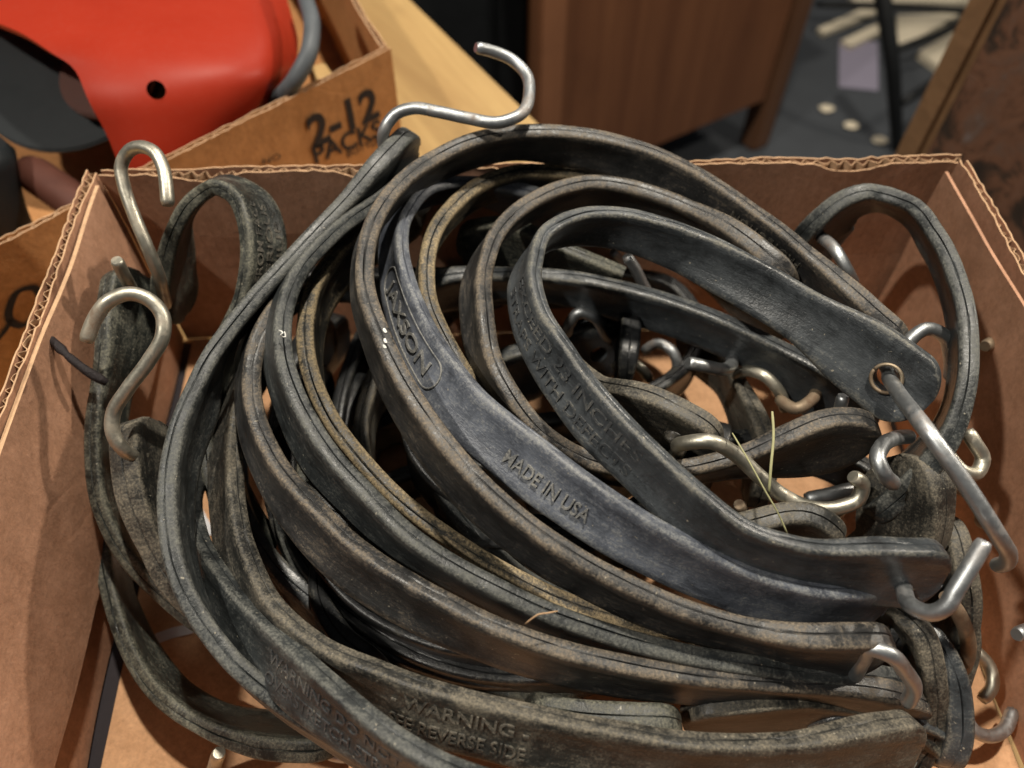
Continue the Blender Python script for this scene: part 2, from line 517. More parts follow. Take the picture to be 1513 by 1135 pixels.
class Strap:
    def __init__(self, stations, width=SW, thick=ST):
        self.w, self.t = width, thick
        rows = []
        for st in stations:
            if len(st) == 3:                      # band standing on its edge
                a = P(st[0], st[1], st[2])
                b = a - Vector((0, 0, width))
            else:
                ax, ay, bx, by, z = st[:5]
                sg = st[5] if len(st) > 5 else 1
                a = P(ax, ay, z)
                r = ray(bx, by)
                d = CAM - a
                q = r.dot(d)
                disc = q * q - (d.dot(d) - width * width)
                t = -q + (sg * math.sqrt(disc) if disc > 0 else 0)
                b = CAM + r * t
            c = (a + b) / 2
            rows.append((c, (a - b).normalized()))
        den = catmull(rows, 0.0025)
        self.C = [r[0] for r in den]
        self.Wd = [r[1] for r in den]
        # smooth the roll a little
        for _ in range(3):
            self.Wd = [self.Wd[0]] + [(self.Wd[i-1] + self.Wd[i] * 2 + self.Wd[i+1]).normalized() for i in range(1, len(self.Wd) - 1)] + [self.Wd[-1]]
        self.S = [0.0]
        for i in range(1, len(self.C)):
            self.S.append(self.S[-1] + (self.C[i] - self.C[i-1]).length)
        self.L = self.S[-1]

    def frame(self, s):
        S = self.S
        s = max(0.0, min(self.L, s))
        lo, hi = 0, len(S) - 1
        while hi - lo > 1:
            m = (lo + hi) // 2
            if S[m] <= s:
                lo = m
            else:
                hi = m
        u = (s - S[lo]) / max(1e-9, S[hi] - S[lo])
        def tg(i):
            a, b = max(0, i - 1), min(len(S) - 1, i + 1)
            return (self.C[b] - self.C[a]).normalized()
        c = self.C[lo].lerp(self.C[hi], u)
        T = tg(lo).lerp(tg(hi), u).normalized()
        W = self.Wd[lo].lerp(self.Wd[hi], u)
        W = (W - T * W.dot(T)).normalized()
        return c, T, W, T.cross(W)

    def s_at(self, px, py):
        best, bs = 1e18, 0
        for c, s in zip(self.C, self.S):
            q = proj(c)
            d = (q[0] - px) ** 2 + (q[1] - py) ** 2
            if d < best:
                best, bs = d, s
        return bs

    def build(self, mat, parent, pad0=True, pad1=True, hole0=False, hole1=False, padw=0.031):
        L = self.L
        R = padw / 2
        ss = set()
        n = int(L / 0.0025)
        for i in range(n + 1):
            ss.add(round(L * i / n, 6))
        for flag, base, sg in ((pad0, 0, 1), (pad1, L, -1)):
            if flag:
                for k in range(12):
                    ss.add(round(base + sg * R * 0.8 * (1 - math.cos(k / 11 * math.pi / 2)), 6))
        ss = sorted(ss)
        verts, faces, uv, edge = [], [], [], []
        seed = random.random() * 50
        for s in ss:
            c, T, W, Nn = self.frame(s)
            wd, th = self.w, self.t
            kp = 0.0
            for flag, d in ((pad0, s), (pad1, L - s)):
                if flag:
                    kp = max(kp, smoothstep((0.058 - d) / 0.034))
            wd = self.w + (padw - self.w) * kp
            th = self.t * (1 + 0.30 * kp)
            for flag, d in ((pad0, s), (pad1, L - s)):
                if flag and d < R * 0.8:
                    q = (R * 0.8 - d) / (R * 0.8)
                    wd *= math.sqrt(max(0.02, 1 - 0.93 * q * q))
                    th *= 1 - 0.35 * q ** 4
            wob = 1 + 0.035 * mnoise.noise(Vector((s * 60, seed, 0)))
            wb2 = 0.0005 * mnoise.noise(Vector((s * 35, seed, 9)))
            pr = profile(wd * wob, th)
            sk = max(0.0, min(1.0, 0.30 + 1.5 * mnoise.noise(Vector((s * 60, seed, 3)))))
            sh = 0.0011 * mnoise.noise(Vector((s * 16, seed, 6)))
            for k, (a, b, e) in enumerate(pr):
                if e == -1.0:
                    e = -sk
                    a += math.copysign((1 - sk) * 0.0007, a)
                if e in (0.1, 0.35) or e < 0:
                    b += sh
                verts.append(c + W * a + Nn * (b + wb2))
                uv.append((s, a + (0.05 if b > 0 else 0), seed))
                edge.append(e)
        m = len(pr)
        for i in range(len(ss) - 1):
            for k in range(m):
                k2 = (k + 1) % m
                faces.append((i*m + k, i*m + k2, (i+1)*m + k2, (i+1)*m + k))
        faces.append(tuple(reversed(range(m))))
        faces.append(tuple(range((len(ss)-1)*m, len(ss)*m)))
        o = link_mesh('band', verts, faces, mat, parent)
        self.band = o
        at = o.data.attributes.new('strap_uv', 'FLOAT_VECTOR', 'POINT')
        at.data.foreach_set('vector', [x for t in uv for x in t])
        at = o.data.attributes.new('edge', 'FLOAT', 'POINT')
        at.data.foreach_set('value', edge)
        o.data.set_sharp_from_angle(angle=0.62)
        for flag, s in ((hole0, 0.0165), (hole1, L - 0.0165)):
            if flag:
                c, T, W, Nn = self.frame(s)
                bm = bmesh.new()
                rot = Nn.to_track_quat('Z', 'Y').to_matrix().to_4x4()
                bmesh.ops.create_cone(bm, cap_ends=True, segments=24, radius1=0.0046, radius2=0.0046, depth=0.05, matrix=Matrix.Translation(c) @ rot)
                cm = bpy.data.meshes.new('cut')
                bm.to_mesh(cm)
                bm.free()
                co = bpy.data.objects.new('cut', cm)
                COL.objects.link(co)
                md = o.modifiers.new('hole', 'BOOLEAN')
                md.object = co
                md.operation = 'DIFFERENCE'
                md.solver = 'EXACT'
                bpy.context.view_layer.update()
                dg = bpy.context.evaluated_depsgraph_get()
                nm = bpy.data.meshes.new_from_object(o.evaluated_get(dg))
                o.modifiers.clear()
                nm.set_sharp_from_angle(angle=0.9)
                o.data = nm
                bpy.data.objects.remove(co)
        return o

    def lettering(self, lines, p0, p1, parent, mat, size=None, raise_=0.0005, across=0.0, gap=1.25, name='lettering'):
        """moulded words on the face turned to the viewer, running from p0 to p1 in the photograph"""
        s0, s1 = self.s_at(*p0), self.s_at(*p1)
        dr = 1 if s1 > s0 else -1
        sm = (s0 + s1) / 2
        c, T, W, Nn = self.frame(sm)
        side = 1 if Nn.dot(CAM - c) > 0 else -1
        flip = side * dr
        span = abs(s1 - s0)
        verts, faces = [], []
        for li, text in enumerate(lines):
            cu = bpy.data.curves.new('txt', 'FONT')
            cu.body = text
            cu.size = 1.0
            cu.extrude = 0.0
            cu.offset = 0.004
            cu.resolution_u = 3
            to = bpy.data.objects.new('txt', cu)
            COL.objects.link(to)
            bpy.context.view_layer.update()
            me = bpy.data.meshes.new_from_object(to.evaluated_get(bpy.context.evaluated_depsgraph_get()))
            bpy.data.objects.remove(to)
            bm = bmesh.new()
            bm.from_mesh(me)
            ex = bmesh.ops.extrude_face_region(bm, geom=bm.faces[:])
            top = [v for v in ex['geom'] if isinstance(v, bmesh.types.BMVert)]
            for v in top:
                v.co.z += 1
            xs = [v.co.x for v in bm.verts]
            wx = max(xs) - min(xs)
            x0 = min(xs)
            hgt = size if size else span / wx
            kx = span / wx
            a_mid = (len(lines) - 1) / 2 - li
            off = len(verts)
            bm.verts.index_update()
            for v in bm.verts:
                s = s0 + dr * (v.co.x - x0) * kx
                a = flip * ((v.co.y - 0.34) * hgt + a_mid * hgt * gap) + across
                cc, T, W, Nn = self.frame(s)
                b = self.t / 2 - 0.0005 + v.co.z * (raise_ + 0.0002)
                verts.append(cc + W * a + Nn * side * b)
            for f in bm.faces:
                faces.append(tuple(off + v.index for v in f.verts))
            bm.free()
        o = link_mesh(name, verts, faces, mat, self.band, smooth=False)
        return o, s0, s1, dr, side

    def outline(self, s0, s1, half, parent, mat, name='logo_outline'):
        """raised capsule outline moulded on the face turned to the viewer"""
        sm = (s0 + s1) / 2
        c, T, W, Nn = self.frame(sm)
        side = 1 if Nn.dot(CAM - c) > 0 else -1
        ring = []
        lo, hi = min(s0, s1), max(s0, s1)
        for k in range(17):
            an = math.radians(-90 + 180 * k / 16)
            ring.append((hi - half + half * math.cos(an), half * math.sin(an)))
        for k in range(1, 20):
            ring.append((hi - half - (hi - lo - 2*half) * k / 20, half))
        for k in range(17):
            an = math.radians(90 + 180 * k / 16)
            ring.append((lo + half + half * math.cos(an), half * math.sin(an)))
        for k in range(1, 20):
            ring.append((lo + half + (hi - lo - 2*half) * k / 20, -half))
        pts = []
        for s, a in ring + ring[:2]:
            cc, T, W, Nn = self.frame(s)
            pts.append(cc + W * a + Nn * side * (self.t / 2 - 0.0003))
        return tube_mesh(name, pts, 0.00042, mat, self.band, 6, 0.002)


GROUP = 'rubber tarp straps heaped in the cardboard tray'


def strap_thing(label, stations, mat, width=SW, thick=ST, **kw):
    st = Strap(stations, width, thick)
    base = min(st.C, key=lambda v: v.z)
    root = empty('rubber_strap', base)
    tag(root, label, 'rubber strap', GROUP)
    st.build(M[mat], root, **kw)
    return st, root


def hook_part(root, pts, mat='zinc', r=0.0027):
    return tube_mesh('hook', [P(*p) for p in pts], r, M[mat], root, 14, 0.002)


# ================================================================== setting
TZ = -0.004
# concrete floor
fl = link_mesh('floor', [(-6, -4, -0.72), (8, -4, -0.72), (8, 9, -0.72), (-6, 9, -0.72)], [(0, 1, 2, 3)], M['concrete'])
tag(fl, 'dark grey concrete floor far below the table', None, kind='structure')

# pine table: its right edge runs diagonally behind the tray
e0, e1 = P(613, 0, TZ), P(799, 179, TZ)
ed = (e1 - e0).normalized()
en = Vector((-ed.y, ed.x, 0))
if en.x > 0:
    en = -en                                   # points over the table, away from the edge
far, near = e0 - ed * 0.9, e1 + ed * 1.3
tab = empty('table', (-0.3, 0.2, -0.72))
tag(tab, 'pine table top with a worn diagonal edge under the cardboard boxes', 'table')
bw = 0.142
for i in range(8):
    a = far + en * (bw * i + (0.0 if i == 0 else 0.0006))
    b = near + en * (bw * i + (0.0 if i == 0 else 0.0006))
    c = near + en * (bw * (i + 1) - 0.0006)
    d = far + en * (bw * (i + 1) - 0.0006)
    bm = bmesh.new()
    vs = [bm.verts.new((p.x, p.y, TZ)) for p in (a, b, c, d)] + [bm.verts.new((p.x, p.y, TZ - 0.03)) for p in (a, b, c, d)]
    for f in ((0, 1, 2, 3), (7, 6, 5, 4), (0, 4, 5, 1), (1, 5, 6, 2), (2, 6, 7, 3), (3, 7, 4, 0)):
        bm.faces.new([vs[k] for k in f])
    bmesh.ops.recalc_face_normals(bm, faces=bm.faces[:])
    bmesh.ops.bevel(bm, geom=bm.edges[:], offset=0.005 if i == 0 else 0.0015, segments=3, affect='EDGES')
    me = bpy.data.meshes.new('plank')
    bm.to_mesh(me)
    bm.free()
    me.materials.append(M['pine'])
    me.materials.append(M['pine_edge'])
    if i == 0:
        for f in me.polygons:
            if f.normal.dot(en) < -0.25:
                f.material_index = 1
    o = bpy.data.objects.new('plank', me)
    COL.objects.link(o)
    o.parent = tab
    o.matrix_parent_inverse = Matrix.Translation(-tab.location)
for k, (u, v) in enumerate(((0.15, 0.09), (0.15, 0.95), (2.0, 0.09), (2.0, 0.95))):
    p = far + ed * u + en * v
    box_obj('leg', (p.x - 0.035, p.y - 0.035, -0.72), (p.x + 0.035, p.y + 0.035, TZ - 0.031), M['walnut'], tab, 0.003)


# ------------------------------------------------------------------ corrugated board
def corr_wall(name, a, b, z0, z1, inward, mat, parent, thick=0.0045, seed=0.0, warp=0.0012, torn=0.0, nseg=None, pitch=0.0062, flute=True, edge='card_edge', skirt=0.03):
    """one wall of corrugated board from a to b: two liners with real fluting between them"""
    a, b = Vector((a[0], a[1], 0)), Vector((b[0], b[1], 0))
    L = (b - a).length
    d = (b - a) / L
    n = Vector((inward[0], inward[1], 0)).normalized()
    ns = nseg or max(24, int(L / 0.0031))
    zs = [0.0, 0.25, 0.5, 0.7, 0.85, 0.95, 0.985, 1.0]

    def top(s, lay):
        h = z1 + 0.0012 * mnoise.noise(Vector((s * 40, seed, lay * 3.1))) + 0.0011 * mnoise.noise(Vector((s * 240, seed, lay * 5.7)))
        if torn:
            h -= torn * (2.2 if lay > 0.8 else 0.6) * max(0.0, mnoise.noise(Vector((s * 26 + 3.3, seed, lay * 1.7))))
            h -= 0.0010 * abs(mnoise.noise(Vector((s * 420, seed, lay * 2.7))))
        return h

    def off(s, z):
        return warp * mnoise.noise(Vector((s * 14, z * 18, seed))) * 2

    verts, faces, mi = [], [], []

    def slab(o0, o1, lay):
        base = len(verts)
        nz = len(zs)
        for side in (o0, o1):
            for i in range(ns + 1):
                s = L * i / ns
                for zf in zs:
                    h = top(s, lay)
                    z = z0 + (h - z0) * zf
                    p = a + d * s + n * (side + off(s, z))
                    verts.append((p.x, p.y, z))
        m = (ns + 1) * nz
        for i in range(ns):
            for k in range(nz - 1):
                q = (base + i*nz + k, base + (i+1)*nz + k, base + (i+1)*nz + k+1, base + i*nz + k+1)
                faces.append(q); mi.append(0)
                faces.append(tuple(x + m for x in reversed(q))); mi.append(0)
            q = (base + i*nz + nz-1, base + (i+1)*nz + nz-1, base + m + (i+1)*nz + nz-1, base + m + i*nz + nz-1)
            faces.append(q); mi.append(1)
        for i in (0, ns):
            for k in range(nz - 1):
                q = (base + i*nz + k, base + i*nz + k+1, base + m + i*nz + k+1, base + m + i*nz + k)
                faces.append(q); mi.append(1)

    lt = 0.0007
    slab(0.0, lt, 0.0)
    slab(thick - lt, thick, 1.0)
    if flute:
        nf = int(L / pitch * 8)
        base = len(verts)
        for i in range(nf + 1):
            s = L * i / nf
            ph = math.sin(2 * math.pi * (s + 0.0016 * mnoise.noise(Vector((s * 120, seed, 8)))) / pitch)
            ph = max(-1, min(1, ph * (1.0 + 0.5 * mnoise.noise(Vector((s * 90, seed, 4))))))
            h = top(s, 0.5) - 0.0012
            for q in (-0.00022, 0.00022):
                for z in (z1 - skirt, h):
                    p = a + d * s + n * (thick / 2 + ph * (thick / 2 - lt) + q + off(s, z))
                    verts.append((p.x, p.y, z))
        for i in range(nf):
            o4 = base + i * 4
            for x, y in ((0, 1), (3, 2)):
                faces.append((o4 + x, o4 + 4 + x, o4 + 4 + y, o4 + y)); mi.append(1)
            faces.append((o4 + 1, o4 + 5, o4 + 7, o4 + 3)); mi.append(1)
    o = link_mesh(name, verts, faces, M[mat], parent, smooth=False)
    o.data.materials.append(M[edge])
    o.data.polygons.foreach_set('material_index', mi)
    return o


def sheet(name, pts, thick, mat, parent, nrm, nu=14, nv=10, warp=0.0, seed=0.0, mat_edge='card_edge'):
    """a flap of board: quad p00 p10 p11 p01, given thickness along nrm, slightly warped"""
    p00, p10, p11, p01 = [Vector(p) for p in pts]
    nrm = Vector(nrm).normalized()
    verts, faces, mi = [], [], []
    for side in (0, 1):
        for i in range(nu + 1):
            for j in range(nv + 1):
                u, v = i / nu, j / nv
                p = (p00 * (1-u) + p10 * u) * (1-v) + (p01 * (1-u) + p11 * u) * v
                p = p + nrm * (side * thick + warp * mnoise.noise(p * 16 + Vector((seed, 0, 0))))
                verts.append(p)
    m = (nu + 1) * (nv + 1)
    for i in range(nu):
        for j in range(nv):
            q = (i*(nv+1)+j, (i+1)*(nv+1)+j, (i+1)*(nv+1)+j+1, i*(nv+1)+j+1)
            faces.append(tuple(reversed(q))); mi.append(0)
            faces.append(tuple(x + m for x in q)); mi.append(0)
    for i in range(nu):
        for j in (0, nv):
            q = (i*(nv+1)+j, (i+1)*(nv+1)+j, (i+1)*(nv+1)+j+m, i*(nv+1)+j+m)
            faces.append(q); mi.append(1)
    for j in range(nv):
        for i in (0, nu):
            q = (i*(nv+1)+j, i*(nv+1)+j+1, i*(nv+1)+j+1+m, i*(nv+1)+j+m)
            faces.append(q); mi.append(1)
    o = link_mesh(name, verts, faces, M[mat], parent, smooth=False)
    o.data.materials.append(M[mat_edge])
    o.data.polygons.foreach_set('material_index', mi)
    return o


# ------------------------------------------------------------------ the cardboard tray
RZ = 0.12
BL, BR = P(146, 258, RZ), P(1396, 238, RZ)           # inner back corners at the rim
LF, RF = P(20, 590, RZ), P(1530, 478, RZ)            # further along the two side rims
ld = (LF - BL).normalized()
rd = (RF - BR).normalized()
FL, FR = BL + ld * 0.36, BR + rd * 0.36
tray = empty('cardboard_tray', ((BL.x + BR.x) / 2, 0.12, 0))
tag(tray, 'open brown cardboard tray filled with coiled black rubber straps', 'cardboard box')
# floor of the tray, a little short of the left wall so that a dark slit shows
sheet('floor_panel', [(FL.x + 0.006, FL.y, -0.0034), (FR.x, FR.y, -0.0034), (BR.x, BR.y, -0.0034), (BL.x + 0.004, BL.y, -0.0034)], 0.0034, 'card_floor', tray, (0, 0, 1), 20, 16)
sheet('slit_dark_sheet', [(FL.x - 0.004, FL.y, -0.0039), (FR.x, FR.y, -0.0039), (BR.x, BR.y, -0.0039), (BL.x - 0.004, BL.y, -0.0039)], 0.0004, 'ink_and_shade', tray, (0, 0, 1), 4, 4)  # near-black sheet under the gap, painting the shade in the slit
corr_wall('back_wall', (BL.x, BL.y + 0.004), (BR.x + 0.0098, BR.y + 0.004), 0.0, RZ, (0, -1), 'card', tray, seed=1.0, torn=0.0035, thick=0.004, warp=0.0018)
corr_wall('left_wall', (FL.x - 0.006, FL.y), (BL.x - 0.006, BL.y + 0.002), -0.001, RZ + 0.001, (1, 0), 'card_side', tray, thick=0.0042, seed=4.0, pitch=0.0054, torn=0.0012)
corr_wall('right_wall', (BR.x + 0.0095, BR.y - 0.002), (FR.x + 0.0150, FR.y), -0.001, RZ + 0.002, (-1, 0), 'card_side', tray, thick=0.0040, seed=7.0, pitch=0.0054, torn=0.0015)
corr_wall('front_wall', (FL.x, FL.y), (FR.x, FR.y), 0.0, RZ, (0, -1), 'card', tray, seed=11.0)
# inner flap folded down over the left wall, ends above the tray floor
def lw(px, py, x):
    r = ray(px, py)
    return CAM + r * ((x - CAM.x) / r.x)
fx = BL.x + 0.0012
def on_left(t, z, dx=0.0):
    p = BL + (FL - BL) * t
    return (p.x + dx, p.y, z)
sheet('inner_flap', [on_left(0.99, 0.036, 0.001), on_left(0.03, 0.028, 0.001), on_left(0.015, RZ - 0.002, -0.0005), on_left(0.99, RZ - 0.002, -0.0005)], 0.0018, 'card_side', tray, (1, 0, 0), 60, 20, 0.0030, 3.0)
# folded inner panel and rim of the right wall
def on_right(t, z, dx=0.0):
    p = BR + (FR - BR) * t
    return (p.x + dx, p.y, z)
sheet('inner_flap', [on_right(0.02, 0.002, 0.001), on_right(0.99, 0.002, 0.001), on_right(0.99, RZ - 0.001, 0.0015), on_right(0.02, RZ - 0.0005, -0.001)], 0.0014, 'card_side', tray, (1, 0, 0), 60, 16, 0.0026, 8.0, 'card_side')
# worn white print on the tray floor
def stroke(pts, wd, z=0.0006):
    v, f = [], []
    pp = [P(x, y, z) for x, y in pts]
    for i, p in enumerate(pp):
        t = (pp[min(i+1, len(pp)-1)] - pp[max(i-1, 0)]).normalized()
        s = Vector((-t.y, t.x, 0)) * wd / 2
        v += [p + s, p - s]
    for i in range(len(pp) - 1):
        f.append((2*i, 2*i+1, 2*i+3, 2*i+2))
    return link_mesh('printed_line', v, f, M['white_print'], tray, smooth=False)
stroke([(262, 692), (285, 690), (315, 684)], 0.006)
stroke([(205, 790), (222, 820), (244, 856), (262, 885)], 0.004)
stroke([(230, 944), (255, 935), (285, 928)], 0.005)
stroke([(268, 735), (292, 752), (312, 790)], 0.004)
stroke([(250, 640), (275, 720), (300, 810)], 0.003)

# ------------------------------------------------------------------ second cardboard box with print
Z2 = 0.088
c0, c1 = P(577, 71, Z2), P(-160, 442, Z2)
bd = (c1 - c0).normalized()
bn = Vector((-bd.y, bd.x, 0))
if bn.y > 0:
    bn = -bn                                  # outwards, to the viewer
box2 = empty('cardboard_box', (c0.x - 0.15, c0.y + 0.1, TZ))
tag(box2, 'orange brown cardboard box printed 2-12 PACKS holding the red housing', 'cardboard box')
corr_wall('front_wall', c0, c1, TZ, Z2, -bn, 'card2', box2, thick=0.004, seed=21.0, warp=0.0005)
sd = c0 - bn * 0.34
sdv = (P(515, -25, Z2) - c0).normalized()
sd = c0 + sdv * 0.34
corr_wall('side_wall', c0 - bn * 0.0042, sd, TZ, Z2, (bd.x, bd.y), 'card2', box2, thick=0.004, seed=25.0)
bk = sd + bd * 0.46
corr_wall('back_wall', sd, bk, TZ, Z2, (bn.x, bn.y), 'card2', box2, thick=0.004, seed=28.0)
sheet('floor_panel', [c1 - Vector((0, 0, Z2 - 0.001)), c0 - Vector((0, 0, Z2 - 0.001)) - bn*0.005, sd - Vector((0, 0, Z2 - 0.001)), bk - Vector((0, 0, Z2 - 0.001))], 0.003, 'card2', box2, (0, 0, 1), 6, 6)

def face_uv(px, py):
    """where the ray through the photograph meets the printed front wall: (along, up)"""
    r = ray(px, py)
    t = (c0 - CAM).dot(bn) / r.dot(bn)
    p = CAM + r * t
    return (p - c0).dot(bd), p.z


def print_text(text, base_l, base_r, height_px, mat='ink_and_shade', name='printed_text', shear=0.0, offset=0.01):
    """flat print on the front wall, baseline between two points seen in the photograph"""
    u0, z0 = face_uv(*base_l)
    u1, z1 = face_uv(*base_r)
    cu = bpy.data.curves.new('txt', 'FONT')
    cu.body = text
    cu.size = 1
    cu.offset = offset
    cu.shear = shear
    to = bpy.data.objects.new('txt', cu)
    COL.objects.link(to)
    bpy.context.view_layer.update()
    me = bpy.data.meshes.new_from_object(to.evaluated_get(bpy.context.evaluated_depsgraph_get()))
    bpy.data.objects.remove(to)
    xs = [v.co.x for v in me.vertices]
    x0, wx = min(xs), max(xs) - min(xs)
    ys = max(v.co.y for v in me.vertices)
    verts = []
    for v in me.vertices:
        f = (v.co.x - x0) / wx
        u = u0 + (u1 - u0) * f
        z = z0 + (z1 - z0) * f + v.co.y / ys * height_px
        p = c0 + bd * u
        verts.append(Vector((p.x, p.y, z)) + bn * 0.0011)
    return link_mesh(name, verts, [tuple(p.vertices) for p in me.polygons], M[mat], box2, smooth=False)


print_text('2-12', (460, 219), (560, 170), 0.0220, offset=0.032)
print_text('PACKS', (465, 241), (564, 199), 0.0128, offset=0.02)
print_text('BOTTLES', (512, 232), (566, 208), 0.0048)
print_text('NO', (388, 243), (414, 233), 0.004)

def script_stroke(pts, wd):
    pp = []
    for q in pts:
        u, z = face_uv(*q)
        pp.append(Vector((u, z, 0)))
    rows = [r[0] for r in catmull([(p,) for p in pp], 0.0015)]
    v, f = [], []
    for i, p in enumerate(rows):
        t = (rows[min(i+1, len(rows)-1)] - rows[max(i-1, 0)]).normalized()
        k = wd * (0.55 + 0.45 * abs(t.y))
        s = Vector((-t.y, t.x, 0)) * k / 2
        for sg in (1, -1):
            q = p + s * sg
            w3 = c0 + bd * q.x
            v.append(Vector((w3.x, w3.y, q.y)) + bn * 0.0011)
    for i in range(len(rows) - 1):
        f.append((2*i, 2*i+1, 2*i+3, 2*i+2))
    return link_mesh('printed_script', v, f, M['ink_and_shade'], box2, smooth=False)

script_stroke([(62, 440), (48, 424), (28, 428), (14, 450), (14, 472), (30, 480), (48, 470), (60, 448), (64, 430), (74, 424)], 0.0042)
script_stroke([(16, 470), (4, 490), (-14, 506), (-30, 500)], 0.0030)

# red pressed steel housing lying in the second box
red = empty('red_housing', P(250, 150, 0.02))
tag(red, 'large red painted metal housing with a round bolt hole', 'machine part')
rows_l = [(-210, -150), (-150, -60), (-60, 10), (0, 41), (40, 58), (79, 82), (110, 100), (137, 151), (160, 192), (180, 240), (200, 290)]
rows_r = [(330, -190), (380, -110), (402, -55), (416, -10), (427, 30), (434, 65), (430, 100), (414, 137), (385, 178), (352, 225), (325, 270)]
lz = [0.10, 0.11, 0.116, 0.118, 0.118, 0.116, 0.113, 0.103, 0.090, 0.074, 0.056]
verts, faces = [], []
NU = 40
dl = catmull([(P(x, y, z), P(rx, ry, z - 0.022)) for (x, y), (rx, ry), z in zip(rows_l, rows_r, lz)], 0.006)
for a, b in dl:
    for i in range(NU + 1):
        u = i / NU
        p = a.lerp(b, u)
        bul = 0.013 * (1 - abs(2 * u - 1) ** 3) + 0.010 * u * math.sin(math.pi * u)
        p = p + (CAM - p).normalized() * bul
        if u > 0.84:
            p = p - (CAM - p).normalized() * ((u - 0.84) / 0.16) ** 2 * 0.030
        verts.append(p)
nr = len(dl)
for j in range(nr - 1):
    for i in range(NU):
        faces.append((j*(NU+1)+i, j*(NU+1)+i+1, (j+1)*(NU+1)+i+1, (j+1)*(NU+1)+i))
shell = link_mesh('shell', verts, faces, M['red'], red)
bpy.context.view_layer.update()
md = shell.modifiers.new('thickness', 'SOLIDIFY')
md.thickness = 0.003
md.offset = 1 if False else -1
# bolt hole cut clean through the pressed sheet
best = min(range(len(verts)), key=lambda k: (proj(verts[k])[0] - 234)**2 + (proj(verts[k])[1] - 131)**2)
hp = verts[best]
bm = bmesh.new()
dirv = (CAM - hp).normalized()
bmesh.ops.create_cone(bm, cap_ends=True, segments=32, radius1=0.0049, radius2=0.0049, depth=0.05, matrix=Matrix.Translation(hp) @ dirv.to_track_quat('Z', 'Y').to_matrix().to_4x4())
cm = bpy.data.meshes.new('cut'); bm.to_mesh(cm); bm.free()
co = bpy.data.objects.new('cut', cm); COL.objects.link(co)
m2 = shell.modifiers.new('hole', 'BOOLEAN'); m2.object = co; m2.operation = 'DIFFERENCE'; m2.solver = 'EXACT'
bpy.context.view_layer.update()
nm = bpy.data.meshes.new_from_object(shell.evaluated_get(bpy.context.evaluated_depsgraph_get()))
nm.set_sharp_from_angle(angle=0.7)
shell.modifiers.clear(); shell.data = nm
bpy.data.objects.remove(co)

tube_mesh('hole_dark_tube', [P(170, 118, 0.052), P(250, 122, 0.050), P(335, 118, 0.046)], 0.026, M['slate'], red, 24, 0.01)  # dark tube added under the shell so the bolt hole looks shaded

def disc(name, center, nrm, r, th, mat, parent=None, seg=64):
    bm = bmesh.new()
    q = Vector(nrm).normalized().to_track_quat('Z', 'Y').to_matrix().to_4x4()
    bmesh.ops.create_cone(bm, cap_ends=True, segments=seg, radius1=r, radius2=r, depth=th, matrix=Matrix.Translation(center) @ q)
    es = [e for e in bm.edges if len(e.link_faces) == 2 and e.calc_face_angle(0) > 1.0]
    bmesh.ops.bevel(bm, geom=es, offset=min(0.0012, th * 0.3), segments=2, affect='EDGES')
    me = bpy.data.meshes.new(name); bm.to_mesh(me); bm.free()
    me.materials.append(mat)
    o = bpy.data.objects.new(name, me); COL.objects.link(o)
    if parent is not None:
        o.parent = parent
        o.matrix_parent_inverse = Matrix.Translation(-parent.location)
    return o

pc = P(105, 88, 0.075)
plate = empty('round_steel_plate', pc - Vector((0, 0, 0.06)))
tag(plate, 'dark round steel plate half hidden under the red housing', 'machine part')
pn = Vector((-0.05, -0.45, 1)).normalized()
disc('plate_disc', pc, pn, 0.066, 0.004, M['slate'], plate)
disc('hub_disc', P(160, 112, 0.080) , pn, 0.030, 0.006, M['redbrown'], plate)
tube_mesh('spindle', [pc - pn * 0.002, pc - pn * 0.075], 0.012, M['slate'], plate, 16, 0.02)

# grey hose beside the red housing
hz = empty('grey_hose', P(440, 110, 0.05))
tag(hz, 'short grey rubber hose hanging between red housing and cardboard box wall', 'hose')
tube_mesh('hose_tube', [P(438, -40, 0.115), P(452, 0, 0.115), P(461, 40, 0.112), P(455, 82, 0.105), P(436, 118, 0.095), P(412, 146, 0.08), P(395, 165, 0.06)], 0.0050, M['hose'], hz, 16, 0.004)
# red-brown pipe and odd blocks low in the box
pp = empty('rusty_pipe', P(90, 285, 0.03))
tag(pp, 'short rusty red pipe under the dark round plate', 'pipe')
tube_mesh('pipe_tube', [P(40, 250, 0.055), P(112, 300, 0.05), P(150, 330, 0.045)], 0.011, M['redbrown'], pp, 18, 0.01)
wb = empty('wood_scrap', P(480, 95, 0.05))
tag(wb, 'small tan wood scrap beside the grey hose', 'wood scrap')
q = P(476, 108, 0.07)
box_obj('scrap_block', (q.x - 0.006, q.y - 0.012, 0.0), (q.x + 0.006, q.y + 0.012, 0.07), M['pine'], wb, 0.0012, 0.5)
q = P(10, 280, 0.06)
lump = empty('machine_casting', (q.x, q.y, 0.0))
tag(lump, 'grey brown machine casting at the very edge below the dark plate', 'machine part')
tube_mesh('casting_body', [Vector((q.x - 0.03, q.y, 0.0)), Vector((q.x - 0.02, q.y, 0.05)), Vector((q.x - 0.012, q.y + 0.01, 0.085))], 0.022, M['slate'], lump, 20, 0.006)

